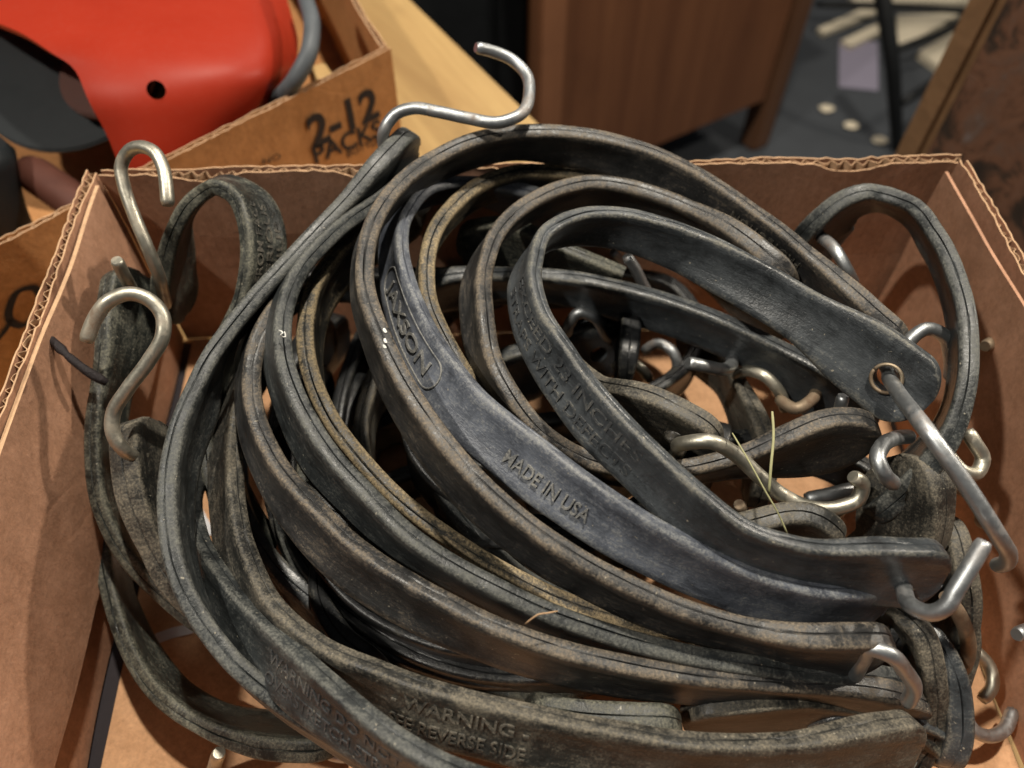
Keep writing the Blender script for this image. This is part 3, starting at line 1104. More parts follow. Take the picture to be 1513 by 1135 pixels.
# ------------------------------------------------------------------ behind the table
F = -0.72
cab = empty('wooden_cabinet', (0.3, 1.6, F))
tag(cab, 'dark brown wooden cabinet standing on the concrete behind the table', 'cabinet')
A0, A1 = Vector((0.036, 1.118, 0)), Vector((0.528, 1.427, 0))
cdv = (A1 - A0).normalized()
cn = Vector((-cdv.y, cdv.x, 0))
def slab_obj(name, o0, o1, depth, z0, z1, mat, parent, back=cn, bevel=0.004):
    bm = bmesh.new()
    vs = []
    for z in (z0, z1):
        for p in (o0, o1, o1 + back * depth, o0 + back * depth):
            vs.append(bm.verts.new((p.x, p.y, z)))
    for f in ((3, 2, 1, 0), (4, 5, 6, 7), (0, 1, 5, 4), (1, 2, 6, 5), (2, 3, 7, 6), (3, 0, 4, 7)):
        bm.faces.new([vs[k] for k in f])
    bmesh.ops.recalc_face_normals(bm, faces=bm.faces[:])
    bmesh.ops.bevel(bm, geom=bm.edges[:], offset=bevel, segments=2, affect='EDGES')
    me = bpy.data.meshes.new(name); bm.to_mesh(me); bm.free()
    me.materials.append(M[mat])
    o = bpy.data.objects.new(name, me); COL.objects.link(o)
    o.parent = parent
    o.matrix_parent_inverse = Matrix.Translation(-parent.location)
    return o
slab_obj('stile', A0 - cn * 0.012, A0 + cdv * 0.05 - cn * 0.012, 0.03, F + 0.02, 0.05, 'walnut2', cab)
slab_obj('side_panel', A0 + cdv * 0.051, A1 - cdv * 0.003, 0.4, F + 0.13, 0.05, 'walnut', cab)
slab_obj('front_leg', A1 + cdv * 0.004 - cn * 0.004, A1 + cdv * 0.055 - cn * 0.004, 0.05, F, 0.05, 'dim_wood', cab, cn, 0.007)
slab_obj('back_leg', A1 + cdv * 0.004 + cn * 0.36, A1 + cdv * 0.055 + cn * 0.36, 0.05, F, 0.05, 'dim_wood', cab, cn, 0.007)
slab_obj('back_leg', A0 + cn * 0.36, A0 + cdv * 0.05 + cn * 0.36, 0.05, F, 0.05, 'dim_wood', cab, cn, 0.007)
slab_obj('top_board', A0 - cdv * 0.02 - cn * 0.03, A1 + cdv * 0.08 - cn * 0.03, 0.5, 0.051, 0.07, 'walnut', cab)

blk = empty('black_case', (-0.1, 1.5, F))
tag(blk, 'black case standing left of the wooden cabinet behind the pine board', 'case')
slab_obj('case_body', Vector((-0.36, 1.16, 0)), Vector((-0.030, 1.18, 0)), 0.35, F, -0.20, 'black', blk, Vector((0, 1, 0)), 0.008)
slab_obj('case_side', Vector((-0.028, 1.20, 0)), Vector((0.024, 1.22, 0)), 0.30, F, -0.20, 'black', blk, Vector((0, 1, 0)), 0.004)

# rusty steel panel right behind the tray
rs = empty('steel_cabinet', (0.45, 0.55, F))
tag(rs, 'rusty flaking steel cabinet standing beyond the right wall of the tray', 'cabinet')
r0 = PY(1425, 115, 0.60)
r0 = Vector((r0.x, r0.y, 0))
r1 = r0 + Vector((0.22, -0.40, 0))
rv = (r1 - r0).normalized()
rn = Vector((-rv.y, rv.x, 0))
if rn.x < 0: rn = -rn
slab_obj('face_plate', r0 + rv * 0.0, r1, 0.02, F, 0.12, 'rust', rs, rn, 0.003)
slab_obj('edge_rim', r0 - rv * 0.030 - rn * 0.002, r0 - rv * 0.001 - rn * 0.002, 0.03, F, 0.12, 'rust_rim', rs, rn, 0.006)

# floor between cabinet and panel, with sunlit patches built as pale sheets
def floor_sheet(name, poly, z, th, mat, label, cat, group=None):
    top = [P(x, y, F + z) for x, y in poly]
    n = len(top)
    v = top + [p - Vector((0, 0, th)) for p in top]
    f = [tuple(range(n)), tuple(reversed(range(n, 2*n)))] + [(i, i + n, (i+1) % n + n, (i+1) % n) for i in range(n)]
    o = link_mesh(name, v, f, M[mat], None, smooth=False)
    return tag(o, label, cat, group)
floor_sheet('sunlit_patch', [(1326, 22), (1421, 19), (1380, 42), (1337, 66), (1326, 63)], 0.02, 0.018, 'cream', 'painted sunlit patch on the concrete, the farther of the two behind the black upright', 'light patch', 'painted sunlit patches on the concrete')
floor_sheet('sunlit_patch', [(1357, 76), (1400, 52), (1443, 26), (1455, 50), (1444, 74), (1395, 104)], 0.02, 0.018, 'cream', 'painted sunlit patch on the concrete nearest the rusty cabinet edge', 'light patch', 'painted sunlit patches on the concrete')
floor_sheet('sunlit_patch', [(1255, -14), (1440, -14), (1440, 3), (1262, 3)], 0.02, 0.018, 'cream', 'painted sunlit patch cut by the top edge of the picture', 'light patch', 'painted sunlit patches on the concrete')
floor_sheet('sunlit_streak', [(1208, 42), (1288, 6), (1295, 18), (1217, 49)], 0.014, 0.012, 'cream', 'upper of the two narrow painted sunlight streaks on the concrete', 'light streak')  # narrow pale strips standing in for streaks of sunlight
floor_sheet('sunlit_streak', [(1243, 60), (1300, 32), (1306, 44), (1258, 68)], 0.014, 0.012, 'cream', 'lower of the two narrow painted sunlight streaks just above the lavender sheet', 'light streak')
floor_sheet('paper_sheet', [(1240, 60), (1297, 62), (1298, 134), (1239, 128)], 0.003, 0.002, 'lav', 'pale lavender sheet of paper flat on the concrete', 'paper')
for (x, y), lb in zip(((1222, 160), (1258, 185), (1300, 207)), ('first painted light spot below the lavender sheet, farthest from the tray', 'middle painted light spot of three on the concrete', 'painted light spot beside the foot of the black rod')):  # flattened pale lumps standing in for dots of light on the concrete
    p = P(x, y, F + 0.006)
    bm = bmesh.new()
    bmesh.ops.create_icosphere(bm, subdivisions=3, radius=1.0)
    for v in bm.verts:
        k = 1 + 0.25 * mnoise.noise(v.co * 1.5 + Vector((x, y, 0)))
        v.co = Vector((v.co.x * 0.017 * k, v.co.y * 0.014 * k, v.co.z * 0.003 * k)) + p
    me = bpy.data.meshes.new('light_spot'); bm.to_mesh(me); bm.free()
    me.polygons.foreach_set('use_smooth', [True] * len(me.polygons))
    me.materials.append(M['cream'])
    o = bpy.data.objects.new('light_spot', me); COL.objects.link(o)
    tag(o, lb, 'light spot', 'painted light spots on the concrete')
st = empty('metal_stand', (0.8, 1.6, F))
tag(st, 'black metal stand with diagonal brace over the painted sunlit patches', 'stand')
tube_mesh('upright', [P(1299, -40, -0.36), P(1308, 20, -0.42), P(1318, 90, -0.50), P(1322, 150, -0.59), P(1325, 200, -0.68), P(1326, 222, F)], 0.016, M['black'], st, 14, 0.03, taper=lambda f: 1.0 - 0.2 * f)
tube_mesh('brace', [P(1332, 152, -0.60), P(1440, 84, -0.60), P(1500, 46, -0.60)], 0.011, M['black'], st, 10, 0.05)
tube_mesh('shadow_bar', [P(1326, 72, -0.66), P(1390, 50, -0.66), P(1440, 20, -0.66), P(1475, -2, -0.66)], 0.010, M['black'], st, 10, 0.05)  # this and the next two: black bars standing in for shadow stripes
tube_mesh('shadow_bar', [P(1205, 6, -0.66), P(1330, 10, -0.66), P(1480, 20, -0.66)], 0.009, M['black'], st, 10, 0.05)
tube_mesh('shadow_bar', [P(1440, -30, -0.65), P(1454, 10, -0.65), P(1464, 50, -0.65)], 0.010, M['black'], st, 10, 0.05)

# ================================================================== the straps
# --- strap on top, eyelet at the far end, hooked end in front
s1, r1_ = strap_thing('clean black strap on top of the heap with rounded eyelet end and long zinc hook', [
    (1393, 566, 1349, 634, .134), (1292, 490, 1246, 556, .137), (1203, 430, 1155, 494, .140), (1108, 377, 1064, 438, .143),
    (1003, 332, 975, 388, .146), (918, 311, 902, 362, .149), (858, 314, 846, 358, .151), (806, 342, 798, 368, .152),
    (790, 402, 762, 412, .152), (803, 458, 764, 478, .151), (845, 520, 792, 552, .149), (905, 594, 850, 638, .147),
    (972, 662, 918, 706, .144), (1038, 722, 986, 772, .141), (1100, 772, 1056, 818, .136), (1178, 800, 1146, 850, .131),
    (1270, 815, 1245, 868, .126), (1396, 818, 1388, 878, .121)], 'rub_new', width=0.0198, thick=0.0058, hole0=True, pad1=True, padw=0.0285)
s1.lettering(['EXCEED 23 INCHES', 'STRAPS WITH DEFECTS'], (766, 425), (938, 690), r1_, M['letter_dark'], 0.0066, 0.0004, gap=1.15)
tube_mesh('eyelet_rust', [s1.frame(0.0165)[0] + s1.frame(0.0165)[3] * (ST * 0.62 if s1.frame(0.0165)[3].dot(CAM - s1.C[0]) > 0 else -ST * 0.62) + s1.frame(0.0165)[1] * math.cos(a) * 0.0052 + s1.frame(0.0165)[2] * math.sin(a) * 0.0052 for a in [k / 16 * 2 * math.pi for k in range(17)]], 0.0007, M['rusty_wire'], s1.band, 8, 0.002)
hc, hT, hW, hN = s1.frame(0.0165)
if hN.dot(CAM - hc) < 0:
    hN = -hN
tube_mesh('hook', [hc - hN * 0.016 + hT * 0.008, hc - hN * 0.007 + hT * 0.0015, hc + hN * 0.002 - hT * 0.001, hc + hN * 0.0075 - hT * 0.0045, P(1372, 640, .147), P(1428, 718, .141), P(1464, 774, .134), P(1480, 800, .128), P(1490, 818, .118), P(1486, 832, .108), P(1472, 836, .100)], 0.0027, M['zinc'], r1_, 14, 0.002)
hook_part(r1_, [(1345, 840, .105), (1336, 872, .112), (1348, 896, .118), (1374, 906, .122), (1396, 898, .126), (1412, 872, .130), (1434, 836, .134), (1455, 800, .138)], 'zinc', 0.0026)

# --- slate blue strap
s2, r2_ = strap_thing('wide slate blue strap moulded MADE IN USA across the middle of the heap', [
    (840, 320, 838, 345, .100), (760, 282, 758, 306, .116), (690, 268, 690, 292, .126), (634, 278, 626, 300, .131), (602, 320, 580, 332, .134), (594, 375, 570, 388, .136),
    (614, 440, 576, 462, .137), (655, 512, 602, 545, .138), (714, 582, 650, 624, .138), (788, 642, 722, 690, .136),
    (872, 706, 806, 756, .133), (958, 764, 890, 810, .129), (1042, 808, 988, 860, .124), (1122, 846, 1080, 896, .118),
    (1205, 878, 1175, 925, .109), (1300, 885, 1282, 930, .098)], 'rub_blue', width=0.0205, thick=0.0058)
s2.lettering(['MADE IN USA'], (752, 668), (880, 752), r2_, M['letter'], 0.0072, 0.0006, across=-0.001)
o_, a_, b_, d_, sd_ = s2.lettering(['JAXSON'], (592, 420), (652, 540), r2_, M['letter'], 0.0080, 0.0005, across=0.0)
s2.outline(a_ - d_ * 0.006, b_ + d_ * 0.007, 0.0058, r2_, M['letter'])

# --- the great outer hoop
s3, r3_ = strap_thing('tallest hoop arching over the back rim of the tray, dusty brown edge', [
    (1335, 508, 1312, 545, .118), (1262, 440, 1224, 472, .127), (1190, 366, 1150, 402, .133), (1110, 304, 1066, 348, .138), (1035, 255, 994, 302, .141),
    (950, 216, 918, 262, .144), (860, 195, 846, 242, .147), (768, 193, 766, 230, .149), (690, 209, 700, 240, .150), (626, 242, 634, 264, .150),
    (574, 292, 578, 302, .150), (545, 350, 541, 356, .150), (540, 420, 530, 428, .149), (566, 502, 549, 512, .147), (607, 582, 580, 595, .144),
    (658, 652, 624, 668, .140), (738, 736, 698, 756, .134), (825, 802, 782, 825, .128), (910, 852, 868, 875, .122), (1000, 892, 965, 918, .116),
    (1090, 922, 1062, 948, .110), (1180, 942, 1162, 970, .106), (1316, 945, 1300, 982, .100)], 'rub_brown')
s3.lettering(['WEAR SAFETY', 'PROTECTION'], (1185, 395), (1075, 330), r3_, M['letter_dirt'], 0.0062, 0.0007, gap=1.1)

# --- ochre edged hoop inside the blue strap
s4, r4_ = strap_thing('ochre edged hoop half hidden behind the slate blue strap', [
    (1010, 315, 1005, 345, .105), (960, 288, 955, 318, .114), (900, 264, 896, 296, .120), (830, 252, 828, 285, .124), (757, 254, 762, 284, .127), (703, 275, 712, 296, .128), (658, 318, 662, 330, .128),
    (633, 372, 632, 380, .127), (632, 432, 622, 441, .125), (660, 505, 640, 515, .120), (720, 592, 692, 606, .113), (800, 672, 772, 690, .106),
    (890, 742, 865, 762, .096), (990, 800, 970, 820, .084)], 'rub_gold')

# --- seam edged inner hoop ending in the dirty pad
s5, r5_ = strap_thing('inner hoop with dark stitched looking seam, second loop inside the heap', [
    (1182, 420, 1166, 432, .126), (1112, 366, 1088, 386, .129), (1040, 316, 1016, 342, .132), (960, 281, 946, 312, .134),
    (880, 268, 878, 300, .135), (818, 280, 824, 304, .136), (768, 308, 772, 322, .136), (732, 348, 728, 356, .136), (717, 400, 696, 408, .135),
    (718, 462, 692, 470, .134), (730, 528, 704, 538, .131), (762, 588, 740, 600, .127), (806, 640, 788, 655, .121), (862, 674, 848, 690, .114),
    (925, 690, 918, 708, .108), (1010, 690, 1012, 706, .105), (1090, 672, 1096, 696, .108), (1160, 646, 1168, 685, .112), (1222, 628, 1230, 676, .114), (1290, 634, 1292, 668, .113)], 'rub_brown')

# --- strap crossing low under the top strap
s6, r6_ = strap_thing('black strap crossing low beneath the top strap', [
    (585, 470, 588, 500, .085), (640, 422, 642, 452, .094), (700, 405, 701, 440, .099), (755, 402, 755, 438, .102), (805, 404, 805, 440, .103), (878, 413, 872, 456, .104),
    (947, 427, 934, 474, .104), (1012, 447, 997, 494, .103), (1080, 475, 1062, 520, .101), (1142, 504, 1122, 548, .098), (1215, 552, 1195, 594, .092), (1290, 620, 1270, 655, .080)], 'rub_new')
s6b, r6b_ = strap_thing('thin lit strap tip pointing right inside the inner hoop', [
    (680, 350, .098), (740, 338, .106), (800, 352, .108), (860, 374, .107), (918, 398, .104)], 'rub_olive', pad1=False)

# --- eyelet end with yellow hook in the middle
s7, r7_ = strap_thing('dusty eyelet end holding the yellow hook, right of the lettered loop', [
    (790, 500, 786, 540, .098), (840, 540, 838, 580, .105), (885, 566, 884, 606, .110), (945, 585, 938, 630, .114), (1005, 612, 990, 654, .114), (1068, 650, 1050, 684, .110)], 'rub_dirty', hole1=True)
hook_part(r7_, [(985, 680, .085), (1002, 668, .100), (1012, 655, .118), (1045, 652, .122), (1082, 668, .116), (1120, 702, .108), (1158, 733, .102), (1196, 750, .100), (1240, 750, .100), (1268, 737, .102), (1274, 716, .106), (1260, 704, .110)], 'gold_zinc', 0.0028)

# --- round dark pad in the middle of the hole
s23, r23_ = strap_thing('round black eyelet pad deep in the middle of the loops', [
    (700, 560, 690, 600, .050), (770, 530, 768, 575, .058), (830, 505, 836, 552, .064), (925, 482, 930, 530, .066)], 'rub_new', hole1=True, padw=0.036)
hook_part(r23_, [(905, 505, .055), (893, 492, .070), (876, 468, .082), (856, 462, .084), (842, 478, .078), (838, 500, .066)], 'zinc', 0.0027)

# --- clump end at the right
s9, r9_ = strap_thing('dirt caked strap end standing up below the top eyelet', [
    (1368, 668, 1306, 682, .112), (1378, 706, 1302, 722, .108), (1372, 756, 1300, 768, .098), (1350, 810, 1285, 815, .082), (1310, 860, 1250, 855, .062), (1260, 900, 1215, 885, .045)], 'rub_dirty', thick=0.011)
hook_part(r9_, [(1322, 716, .112), (1306, 700, .118), (1297, 680, .120), (1303, 660, .118), (1322, 648, .112), (1345, 645, .104)], 'zinc', 0.0028)

# --- free hoop in the right corner
s10, r10_ = strap_thing('grey hoop standing alone against the right wall of the tray', [
    (1172, 400, 1196, 418, .098), (1196, 352, 1214, 372, .112), (1220, 318, 1236, 338, .126), (1250, 294, 1262, 314, .134), (1294, 284, 1296, 303, .138), (1342, 300, 1333, 318, .140),
    (1387, 352, 1370, 366, .140), (1420, 432, 1402, 440, .138), (1433, 512, 1414, 514, .135), (1427, 582, 1410, 580, .130), (1402, 648, 1385, 642, .120), (1355, 705, 1340, 692, .105), (1290, 760, 1280, 745, .085)], 'rub_grey')
hook_part(r10_, [(1195, 350, .100), (1215, 352, .116), (1236, 372, .120), (1252, 400, .116), (1262, 420, .108)], 'zinc', 0.0026)

# --- left group
s11, r11_ = strap_thing('long strap sweeping from the zinc hook on the back rim down the left side', [
    (604, 206, 622, 226, .140), (556, 252, 572, 270, .140), (500, 308, 512, 326, .138), (434, 374, 444, 392, .135), (372, 445, 378, 462, .131), (320, 512, 324, 528, .127),
    (282, 575, .123), (258, 642, .118), (245, 720, .113), (250, 808, .107), (280, 892, .100), (334, 966, .093), (402, 1026, .086), (475, 1075, .078), (570, 1120, .068), (680, 1160, .055)], 'rub_grey')
hook_part(r11_, [(590, 238, .128), (568, 222, .140), (568, 192, .150), (586, 168, .155), (612, 160, .157), (645, 165, .157), (692, 175, .156), (738, 181, .156), (768, 170, .157), (782, 138, .158), (775, 106, .160), (754, 87, .163), (727, 76, .166), (703, 70, .169)], 'zinc', 0.0026)

s12, r12_ = strap_thing('strap with rust stained pad leaning on the left wall under two brass hooks', [
    (178, 405, 232, 412, .110), (166, 450, 226, 458, .108), (156, 510, 212, 520, .102), (141, 575, 188, 585, .094), (133, 650, 180, 656, .084), (142, 738, 190, 735, .072),
    (176, 815, 214, 795, .060), (238, 882, 262, 852, .050), (320, 945, 342, 915, .042), (420, 1000, 440, 970, .035), (520, 1030, 535, 1000, .03)], 'rub_olive')
hook_part(r12_, [(206, 452, .095), (196, 430, .108), (182, 404, .124), (172, 384, .132)], 'gold_zinc', 0.0026)

s13, r13_ = strap_thing('lowest strap curving across the bare tray floor in the front corner', [
    (190, 700, 205, 720, .040), (158, 760, 176, 782, .038), (152, 830, 180, 845, .036), (165, 900, 204, 912, .034), (194, 975, 236, 970, .033), (237, 1035, 275, 1016, .033), (300, 1077, 326, 1048, .034),
    (380, 1098, 392, 1066, .035), (450, 1104, 456, 1073, .036), (515, 1100, 515, 1072, .036)], 'rub_olive')
hook_part(r13_, [(470, 1096, .030), (486, 1112, .030), (506, 1117, .030), (530, 1113, .030), (545, 1100, .028)], 'zinc', 0.0026)

s14, r14_ = strap_thing('olive dusted strap standing as an upright arch in the back left corner', [
    (252, 470, 284, 460, .080), (243, 425, 272, 412, .098), (246, 382, 270, 364, .114), (258, 340, 276, 318, .128), (280, 300, 302, 284, .138), (314, 278, 338, 268, .143), (342, 290, 382, 286, .142),
    (357, 330, 411, 328, .138), (361, 380, 418, 384, .130), (352, 440, 402, 450, .118), (326, 500, 368, 508, .106), (306, 560, 342, 566, .096), (302, 625, 334, 628, .086), (312, 695, 342, 694, .076), (338, 760, 366, 752, .064), (385, 830, 408, 815, .05)], 'rub_olive')
s14.lettering(['FROM FACE', 'SERIOUS', 'INJURY'], (372, 408), (380, 310), r14_, M['letter_dirt'], 0.0050, 0.0005, gap=1.1)
hook_part(r14_, [(246, 452, .096), (240, 430, .108), (234, 405, .120), (218, 366, .132), (198, 318, .142), (183, 274, .150), (179, 246, .155), (190, 224, .160), (208, 217, .163), (227, 224, .163), (241, 248, .160), (246, 278, .156), (248, 304, .152)], 'gold_zinc', 0.0026)

s20, r20_ = strap_thing('brown caked pad hooked at the left, strap dropping behind the long sweep', [
    (188, 622, 244, 624, .098), (188, 668, 242, 668, .095), (194, 720, 244, 716, .088), (210, 780, 254, 766, .079), (238, 836, 272, 812, .068), (290, 890, 312, 862, .056), (360, 935, 380, 905, .045)], 'rub_dirty', thick=0.010, padw=0.027)
hook_part(r20_, [(226, 668, .086), (204, 674, .094), (182, 664, .102), (167, 640, .108), (167, 612, .113), (188, 576, .120), (220, 533, .128), (241, 494, .135), (240, 466, .139), (222, 444, .143), (192, 434, .146), (162, 444, .146), (142, 468, .142), (127, 505, .136)], 'gold_zinc', 0.0027)

# --- nested coils of the heap's near side
s15, r15_ = strap_thing('dark grey coil third from the slate blue strap, crossed by a tan thread', [
    (640, 250, .118), (592, 278, 584, 290, .128), (545, 306, 536, 318, .133), (492, 346, 482, 358, .135), (445, 400, 430, 408, .135), (420, 468, 402, 475, .135), (420, 532, 402, 540, .134), (444, 600, 420, 610, .132), (490, 670, 456, 688, .128),
    (552, 736, 514, 756, .124), (622, 800, 588, 826, .119), (702, 850, 675, 876, .114), (792, 895, 768, 918, .109), (882, 930, 864, 950, .104), (1000, 962, 990, 982, .098), (1130, 985, 1125, 1006, .090), (1225, 1000, 1222, 1022, .078), (1320, 1015, 1316, 1036, .062)], 'rub_grey')
s16, r16_ = strap_thing('ochre dusted coil between the brown hoop and the dark grey coil', [
    (620, 272, .110), (575, 302, .117), (535, 335, .121), (494, 372, .123), (462, 418, .123), (449, 475, .122), (455, 540, .120), (482, 606, .117), (526, 668, .113), (586, 732, .108), (652, 786, .103), (724, 832, .097), (810, 876, .088), (910, 915, .078), (1020, 940, .066)], 'rub_gold')
s17, r17_ = strap_thing('brown dusted broad coil, fourth from the slate blue strap', [
    (440, 425, 430, 436, .115), (402, 470, 390, 480, .120), (378, 520, 366, 528, .122), (372, 565, 360, 572, .122), (382, 626, 364, 634, .121), (414, 690, 386, 702, .119), (466, 748, 428, 776, .117), (514, 792, 474, 832, .115), (572, 834, 540, 884, .113), (640, 874, 620, 930, .111),
    (742, 926, 730, 974, .107), (846, 962, 836, 1004, .103), (930, 982, 922, 1020, .099), (1016, 996, 1010, 1028, .095), (1130, 1006, 1126, 1036, .089), (1240, 1018, 1238, 1046, .078), (1345, 1045, 1340, 1070, .060)], 'rub_brown')
s18, r18_ = strap_thing('broad coil moulded WARNING SEE REVERSE SIDE at the front of the heap', [
    (366, 540, 346, 548, .085), (354, 596, 332, 604, .090), (347, 660, 322, 666, .092), (350, 740, 321, 746, .094), (372, 830, 338, 846, .096), (416, 903, 376, 930, .098), (482, 955, 440, 1002, .100), (562, 985, 532, 1050, .101), (642, 1012, 622, 1090, .102),
    (732, 1036, 716, 1115, .102), (822, 1056, 808, 1136, .101), (912, 1073, 902, 1150, .099), (1012, 1090, 1006, 1160, .097), (1140, 1094, 1140, 1162, .092), (1250, 1090, 1254, 1152, .085), (1345, 1080, 1354, 1136, .074)], 'rub_dirty')
s18.lettering(['- WARNING -', 'SEE REVERSE SIDE'], (585, 1040), (778, 1092), r18_, M['letter_dirt'], 0.0068, 0.0006, gap=1.2)
s19, r19_ = strap_thing('smooth grey coil lowest in the front, cut by the picture edge', [
    (300, 690, 290, 720, .066), (280, 750, 266, 795, .076), (304, 806, 276, 855, .084), (346, 868, 314, 922, .091), (402, 926, 367, 982, .097), (458, 976, 422, 1035, .102), (522, 1034, 485, 1083, .107), (592, 1090, 555, 1128, .110), (682, 1142, 645, 1182, .111), (790, 1190, 756, 1234, .110), (920, 1225, 900, 1270, .105)], 'rub_grey')
s19.lettering(['WARNING DO NOT', 'OVERSTRETCH STRAP'], (405, 985), (610, 1125), r19_, M['letter_dark'], 0.0064, 0.0003, gap=1.15)

# --- straps deeper in the heap, seen in the gaps
deep = [
    ('narrow strap edge deep between ochre coil and brown hoop', [(640, 470, .07), (590, 510, .075), (552, 556, .076), (534, 610, .074), (536, 665, .070), (560, 730, .064), (620, 800, .056), (720, 870, .046)], 'rub_dirty'),
    ('black strap standing deep behind the lettered left arch', [(400, 480, .07), (362, 520, .076), (342, 560, .078), (334, 620, .076), (338, 690, .07), (365, 770, .062), (420, 850, .052), (500, 920, .042)], 'rub_new'),
    ('dark coil low under the brown broad coil', [(470, 640, .06), (455, 710, .062), (475, 790, .060), (520, 870, .056), (570, 940, .050), (640, 1000, .044), (740, 1020, .040), (860, 1040, .036)], 'rub_olive'),
    ('second dark coil low under the front of the heap', [(420, 700, .05), (425, 780, .052), (460, 870, .050), (520, 950, .045), (600, 1005, .040), (700, 1030, .036), (860, 1052, .032)], 'rub_grey'),
    ('low dark strap under the slate blue strap, dim in the gap', [(640, 700, .07), (700, 790, .072), (790, 860, .07), (900, 905, .066), (1010, 930, .06), (1130, 925, .055)], 'rub_grey'),
    ('strap running low along the back wall of the tray', [(560, 330, .06), (640, 300, .068), (760, 290, .072), (880, 310, .072), (1000, 350, .068), (1100, 410, .06), (1180, 470, .05)], 'rub_grey'),
    ('dim strap leaning upright in the middle dark gap', [(1010, 470, .045), (1060, 510, .062), (1090, 555, .072), (1115, 610, .074), (1130, 665, .068), (1120, 730, .055)], 'rub_dirty'),
    ('dusty strap end lying low behind the front hooked end', [(1030, 800, 1030, 822, .090), (1110, 775, 1112, 800, .096), (1180, 765, 1184, 795, .098), (1240, 790, 1240, 812, .096)], 'rub_dirty'),
    ('pale strap leaning down the heap right of the front hooked end', [(1400, 760, 1360, 765, .085), (1418, 830, 1378, 830, .08), (1425, 890, 1385, 890, .07), (1420, 960, 1385, 955, .055), (1400, 1040, 1365, 1035, .04)], 'rub_dirty'),
    ('first of the strap tails dropping under the front hooked end', [(1240, 890, 1210, 880, .085), (1260, 930, 1228, 925, .08), (1270, 985, 1236, 985, .07), (1262, 1060, 1228, 1060, .05)], 'rub_olive'),
    ('olive strap tail dropping beside the front hook', [(1320, 890, 1290, 885, .085), (1352, 930, 1320, 932, .08), (1368, 990, 1334, 995, .07), (1365, 1070, 1330, 1072, .05), (1340, 1140, 1308, 1138, .035)], 'rub_dirty'),
    ('low strap end reaching to the front right floor of the tray', [(1010, 1050, 1005, 1075, .07), (1100, 1040, 1098, 1066, .075), (1200, 1035, 1200, 1062, .07), (1300, 1060, 1296, 1086, .055), (1380, 1110, 1370, 1132, .04)], 'rub_dirty'),
    ('low end pad just above the broad front coil', [(780, 1040, 776, 1060, .075), (860, 1056, 858, 1072, .080), (930, 1062, 930, 1080, .082), (1002, 1064, 1002, 1084, .080)], 'rub_olive'),
]
deep += [
    ('dark twisted strap tail rising between the front coil end and the right wall', [(1400, 1120, 1380, 1112, .045), (1412, 1060, 1388, 1055, .058), (1405, 1000, 1378, 1000, .066), (1380, 950, 1350, 955, .070), (1340, 915, 1312, 925, .070)], 'rub_new'),
    ('short black strap stub lying under the zinc hook of the brown edged hoop', [(1180, 1060, 1180, 1080, .055), (1260, 1050, 1262, 1072, .058), (1330, 1062, 1330, 1084, .054), (1400, 1090, 1396, 1110, .044)], 'rub_new'),
]
for lb, stn, mt in deep:
    strap_thing(lb, stn, mt)

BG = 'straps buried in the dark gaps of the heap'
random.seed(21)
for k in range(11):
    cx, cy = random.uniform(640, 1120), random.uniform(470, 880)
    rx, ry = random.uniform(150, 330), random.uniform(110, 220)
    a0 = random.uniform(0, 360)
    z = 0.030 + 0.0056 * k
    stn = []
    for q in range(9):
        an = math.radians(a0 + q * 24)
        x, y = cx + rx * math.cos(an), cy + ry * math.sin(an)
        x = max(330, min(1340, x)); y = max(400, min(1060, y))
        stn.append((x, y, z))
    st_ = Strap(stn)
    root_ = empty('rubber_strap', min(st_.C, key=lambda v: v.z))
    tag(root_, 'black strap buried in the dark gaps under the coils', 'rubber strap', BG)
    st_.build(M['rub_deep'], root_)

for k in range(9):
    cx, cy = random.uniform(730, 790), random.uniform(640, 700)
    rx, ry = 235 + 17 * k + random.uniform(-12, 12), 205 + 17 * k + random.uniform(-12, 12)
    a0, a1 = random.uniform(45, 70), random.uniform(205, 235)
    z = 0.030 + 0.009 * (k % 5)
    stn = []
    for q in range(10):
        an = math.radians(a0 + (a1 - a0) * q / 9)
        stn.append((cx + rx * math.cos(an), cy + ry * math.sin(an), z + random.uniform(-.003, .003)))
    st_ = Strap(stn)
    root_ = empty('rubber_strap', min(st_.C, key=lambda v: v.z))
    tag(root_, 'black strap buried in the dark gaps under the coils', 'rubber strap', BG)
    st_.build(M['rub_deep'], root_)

# ------------------------------------------------------------------ loose hooks
HG = 'loose wire hooks among the straps'
def loose_hook(label, pts, mat='zinc', r=0.0027):
    ps = [P(*p) for p in pts]
    o = tube_mesh('wire_hook', ps, r, M[mat], None, 14, 0.002)
    return tag(o, label, 'hook', HG)
loose_hook('zinc hook arc rising behind the top eyelet end', [(1330, 560, .105), (1333, 528, .116), (1347, 500, .122), (1370, 486, .124), (1392, 494, .122), (1404, 524, .112), (1404, 560, .10)])
loose_hook('worn brass hook bent round the foot of the right hoop', [(1378, 632, .108), (1400, 672, .110), (1424, 698, .108), (1444, 698, .106), (1452, 678, .108), (1440, 655, .112), (1428, 636, .114)], 'gold_zinc')
loose_hook('copper tipped hook in the dark gap right of the round pad', [(1016, 536, .098), (1045, 542, .094), (1070, 546, .088), (1082, 534, .082), (1074, 518, .078), (1054, 516, .074)], 'zinc', 0.0028)
loose_hook('short zinc pin upright beside the dirty strap end', [(1246, 584, .112), (1241, 606, .106), (1238, 634, .096)], 'zinc', 0.0025)
loose_hook('bright hook tip standing above the back rim inside the great hoop', [(818, 236, .112), (806, 248, .104), (796, 262, .094)], 'gold_zinc')
loose_hook('dim wire bow hanging under the clean top strap', [(925, 378, .098), (938, 396, .092), (950, 420, .084), (962, 440, .076)], 'zinc', 0.0026)
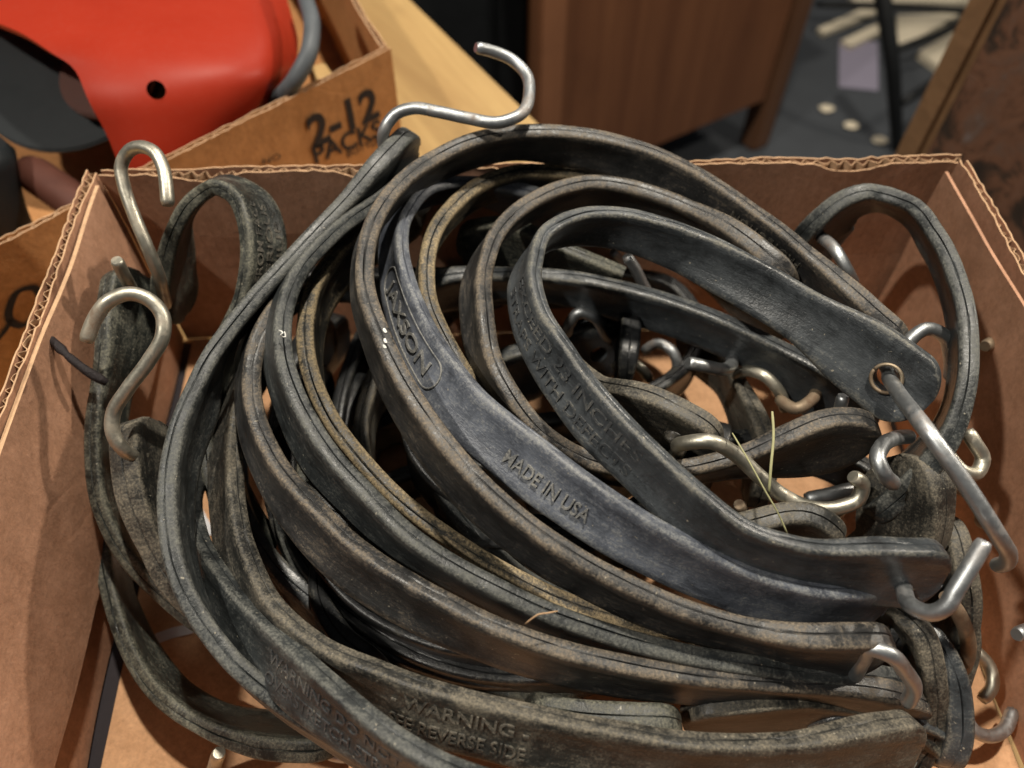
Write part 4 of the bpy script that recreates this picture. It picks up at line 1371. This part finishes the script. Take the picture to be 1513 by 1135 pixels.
loose_hook('hook tip standing on the tray floor at the front edge', [(324, 1112, .030), (318, 1130, .016), (316, 1150, .006), (340, 1165, .004)], 'gold_zinc', 0.0028)
loose_hook('silver hook tip poking in at the right wall', [(1502, 938, .070), (1530, 928, .066), (1560, 920, .06)], 'zinc', 0.0028)
loose_hook('rusty wire hook hanging low at the front right', [(1396, 880, .088), (1418, 910, .080), (1430, 945, .070), (1424, 985, .055), (1405, 1010, .045), (1390, 1040, .03)], 'rusty_wire')
loose_hook('bent grey hook lying on the floor in the front right corner', [(1420, 1050, .020), (1440, 1080, .018), (1460, 1088, .016), (1484, 1078, .014), (1496, 1050, .012)], 'zinc')
loose_hook('rust brown hook stub under the yellow hook', [(1092, 745, .085), (1098, 762, .075), (1102, 782, .062)], 'rusty_wire', 0.0026)
loose_hook('dull hook bar lying under the yellow hook', [(1190, 738, .07), (1230, 730, .072), (1262, 722, .07)], 'zinc', 0.003)
loose_hook('rusty hook at the right behind the long zinc hook', [(1385, 716, .090), (1410, 718, .092), (1432, 728, .090), (1448, 748, .085), (1452, 775, .075)], 'rusty_wire', 0.0028)
loose_hook('black stained hook tip against the right wall', [(1455, 512, .095), (1468, 508, .092), (1472, 528, .086), (1462, 548, .08)], 'rusty_wire', 0.0028)
loose_hook('small bright hook in the gap beside the thin strap tip', [(905, 372, .088), (915, 384, .082), (918, 400, .074)], 'zinc', 0.0022)
loose_hook('thin dull hook seen low between coils at front', [(1010, 1035, .05), (1040, 1046, .05), (1060, 1030, .048)], 'zinc', 0.0024)
loose_hook('grey hook lying low in the front right gap under the coil ends', [(1300, 1010, .05), (1330, 1030, .048), (1352, 1020, .046), (1362, 990, .044)], 'zinc', 0.0026)
loose_hook('gold hook bow low in the front right gap', [(1440, 960, .03), (1462, 985, .028), (1466, 1015, .026), (1450, 1035, .024)], 'gold_zinc', 0.0026)

loose_hook('zinc hook through the blunt end of the brown edged hoop', [(1262, 1000, .080), (1276, 972, .094), (1290, 958, .104), (1312, 966, .104), (1336, 990, .096), (1350, 1018, .086), (1340, 1040, .078)])
loose_hook('dull hook crossing the shaded gap below the low black strap', [(1085, 560, .070), (1104, 548, .080), (1130, 556, .084), (1152, 580, .080), (1160, 606, .072)], 'gold_zinc', 0.0026)
loose_hook('dark hook bow between round pad and copper tipped hook', [(950, 520, .060), (972, 508, .066), (994, 520, .066), (1000, 545, .060), (984, 562, .054)], 'zinc', 0.0026)
loose_hook('pale hook shank low beneath the dusty eyelet end', [(905, 545, .062), (925, 535, .064), (948, 545, .062), (960, 562, .056)], 'gold_zinc', 0.0026)
loose_hook('rust flecked hook leaning behind the dirt caked end', [(1150, 590, .080), (1176, 604, .084), (1200, 590, .084), (1206, 566, .080), (1192, 548, .074)], 'rusty_wire', 0.0026)

# ------------------------------------------------------------------ small litter
def litter(name, label, cat, pts, r, mat, **kw):
    o = tube_mesh(name, [P(*p) for p in pts], r, M[mat], None, 6, 0.004, **kw)
    return tag(o, label, cat)
litter('grass_stem', 'upright dry grass stem over the dirty strap end', 'grass stem', [(1141, 608, .128), (1143, 640, .126), (1139, 690, .122), (1136, 730, .116)], 0.0005, 'straw', flat=0.5)
litter('grass_stem', 'long thin dry grass stem trailing across the yellow hook', 'grass stem', [(1082, 640, .124), (1108, 684, .124), (1132, 728, .120), (1148, 755, .116), (1164, 790, .110)], 0.00032, 'straw')
litter('tan_thread', 'curled tan thread lying on the dark grey coil', 'thread', [(776, 922, .118), (786, 914, .120), (795, 908, .121), (808, 906, .120), (824, 903, .119)], 0.00028, 'fibre')
litter('zip_tie', 'ribbed black zip tie tail poking from the left wall', 'zip tie', [(64, 491, .112), (84, 510, .112), (105, 530, .110), (128, 548, .106), (158, 566, .100)], 0.0017, 'twig', jitter=0.5)
litter('fuzz_fibre', 'pale fuzz caught on the grey coil at the left', 'fuzz', [(412, 488, .142), (418, 492, .143), (414, 496, .142), (422, 498, .141), (420, 490, .142)], 0.0003, 'paint')
for k, (x, y) in enumerate(((563, 523), (570, 528), (577, 524))):
    s = s3.s_at(x, y)
    c, T, W, Nn = s3.frame(s + 0.002 * (k - 1))
    up = W if W.dot(CAM - c) > 0 else -W
    q = c + up * (SW / 2 + 0.0002) + Nn * (0.0012 * (k - 1))
    vs = []
    for j in range(7):
        an = 2 * math.pi * j / 7
        rr = 0.0011 * (0.6 + 0.6 * random.random())
        vs.append(q + T * math.cos(an) * rr + Nn * math.sin(an) * rr * 0.6)
    vs.append(q + up * 0.0004)
    link_mesh('paint_fleck', vs, [(j, (j + 1) % 7, 7) for j in range(7)], M['paint'], s3.band, smooth=False)
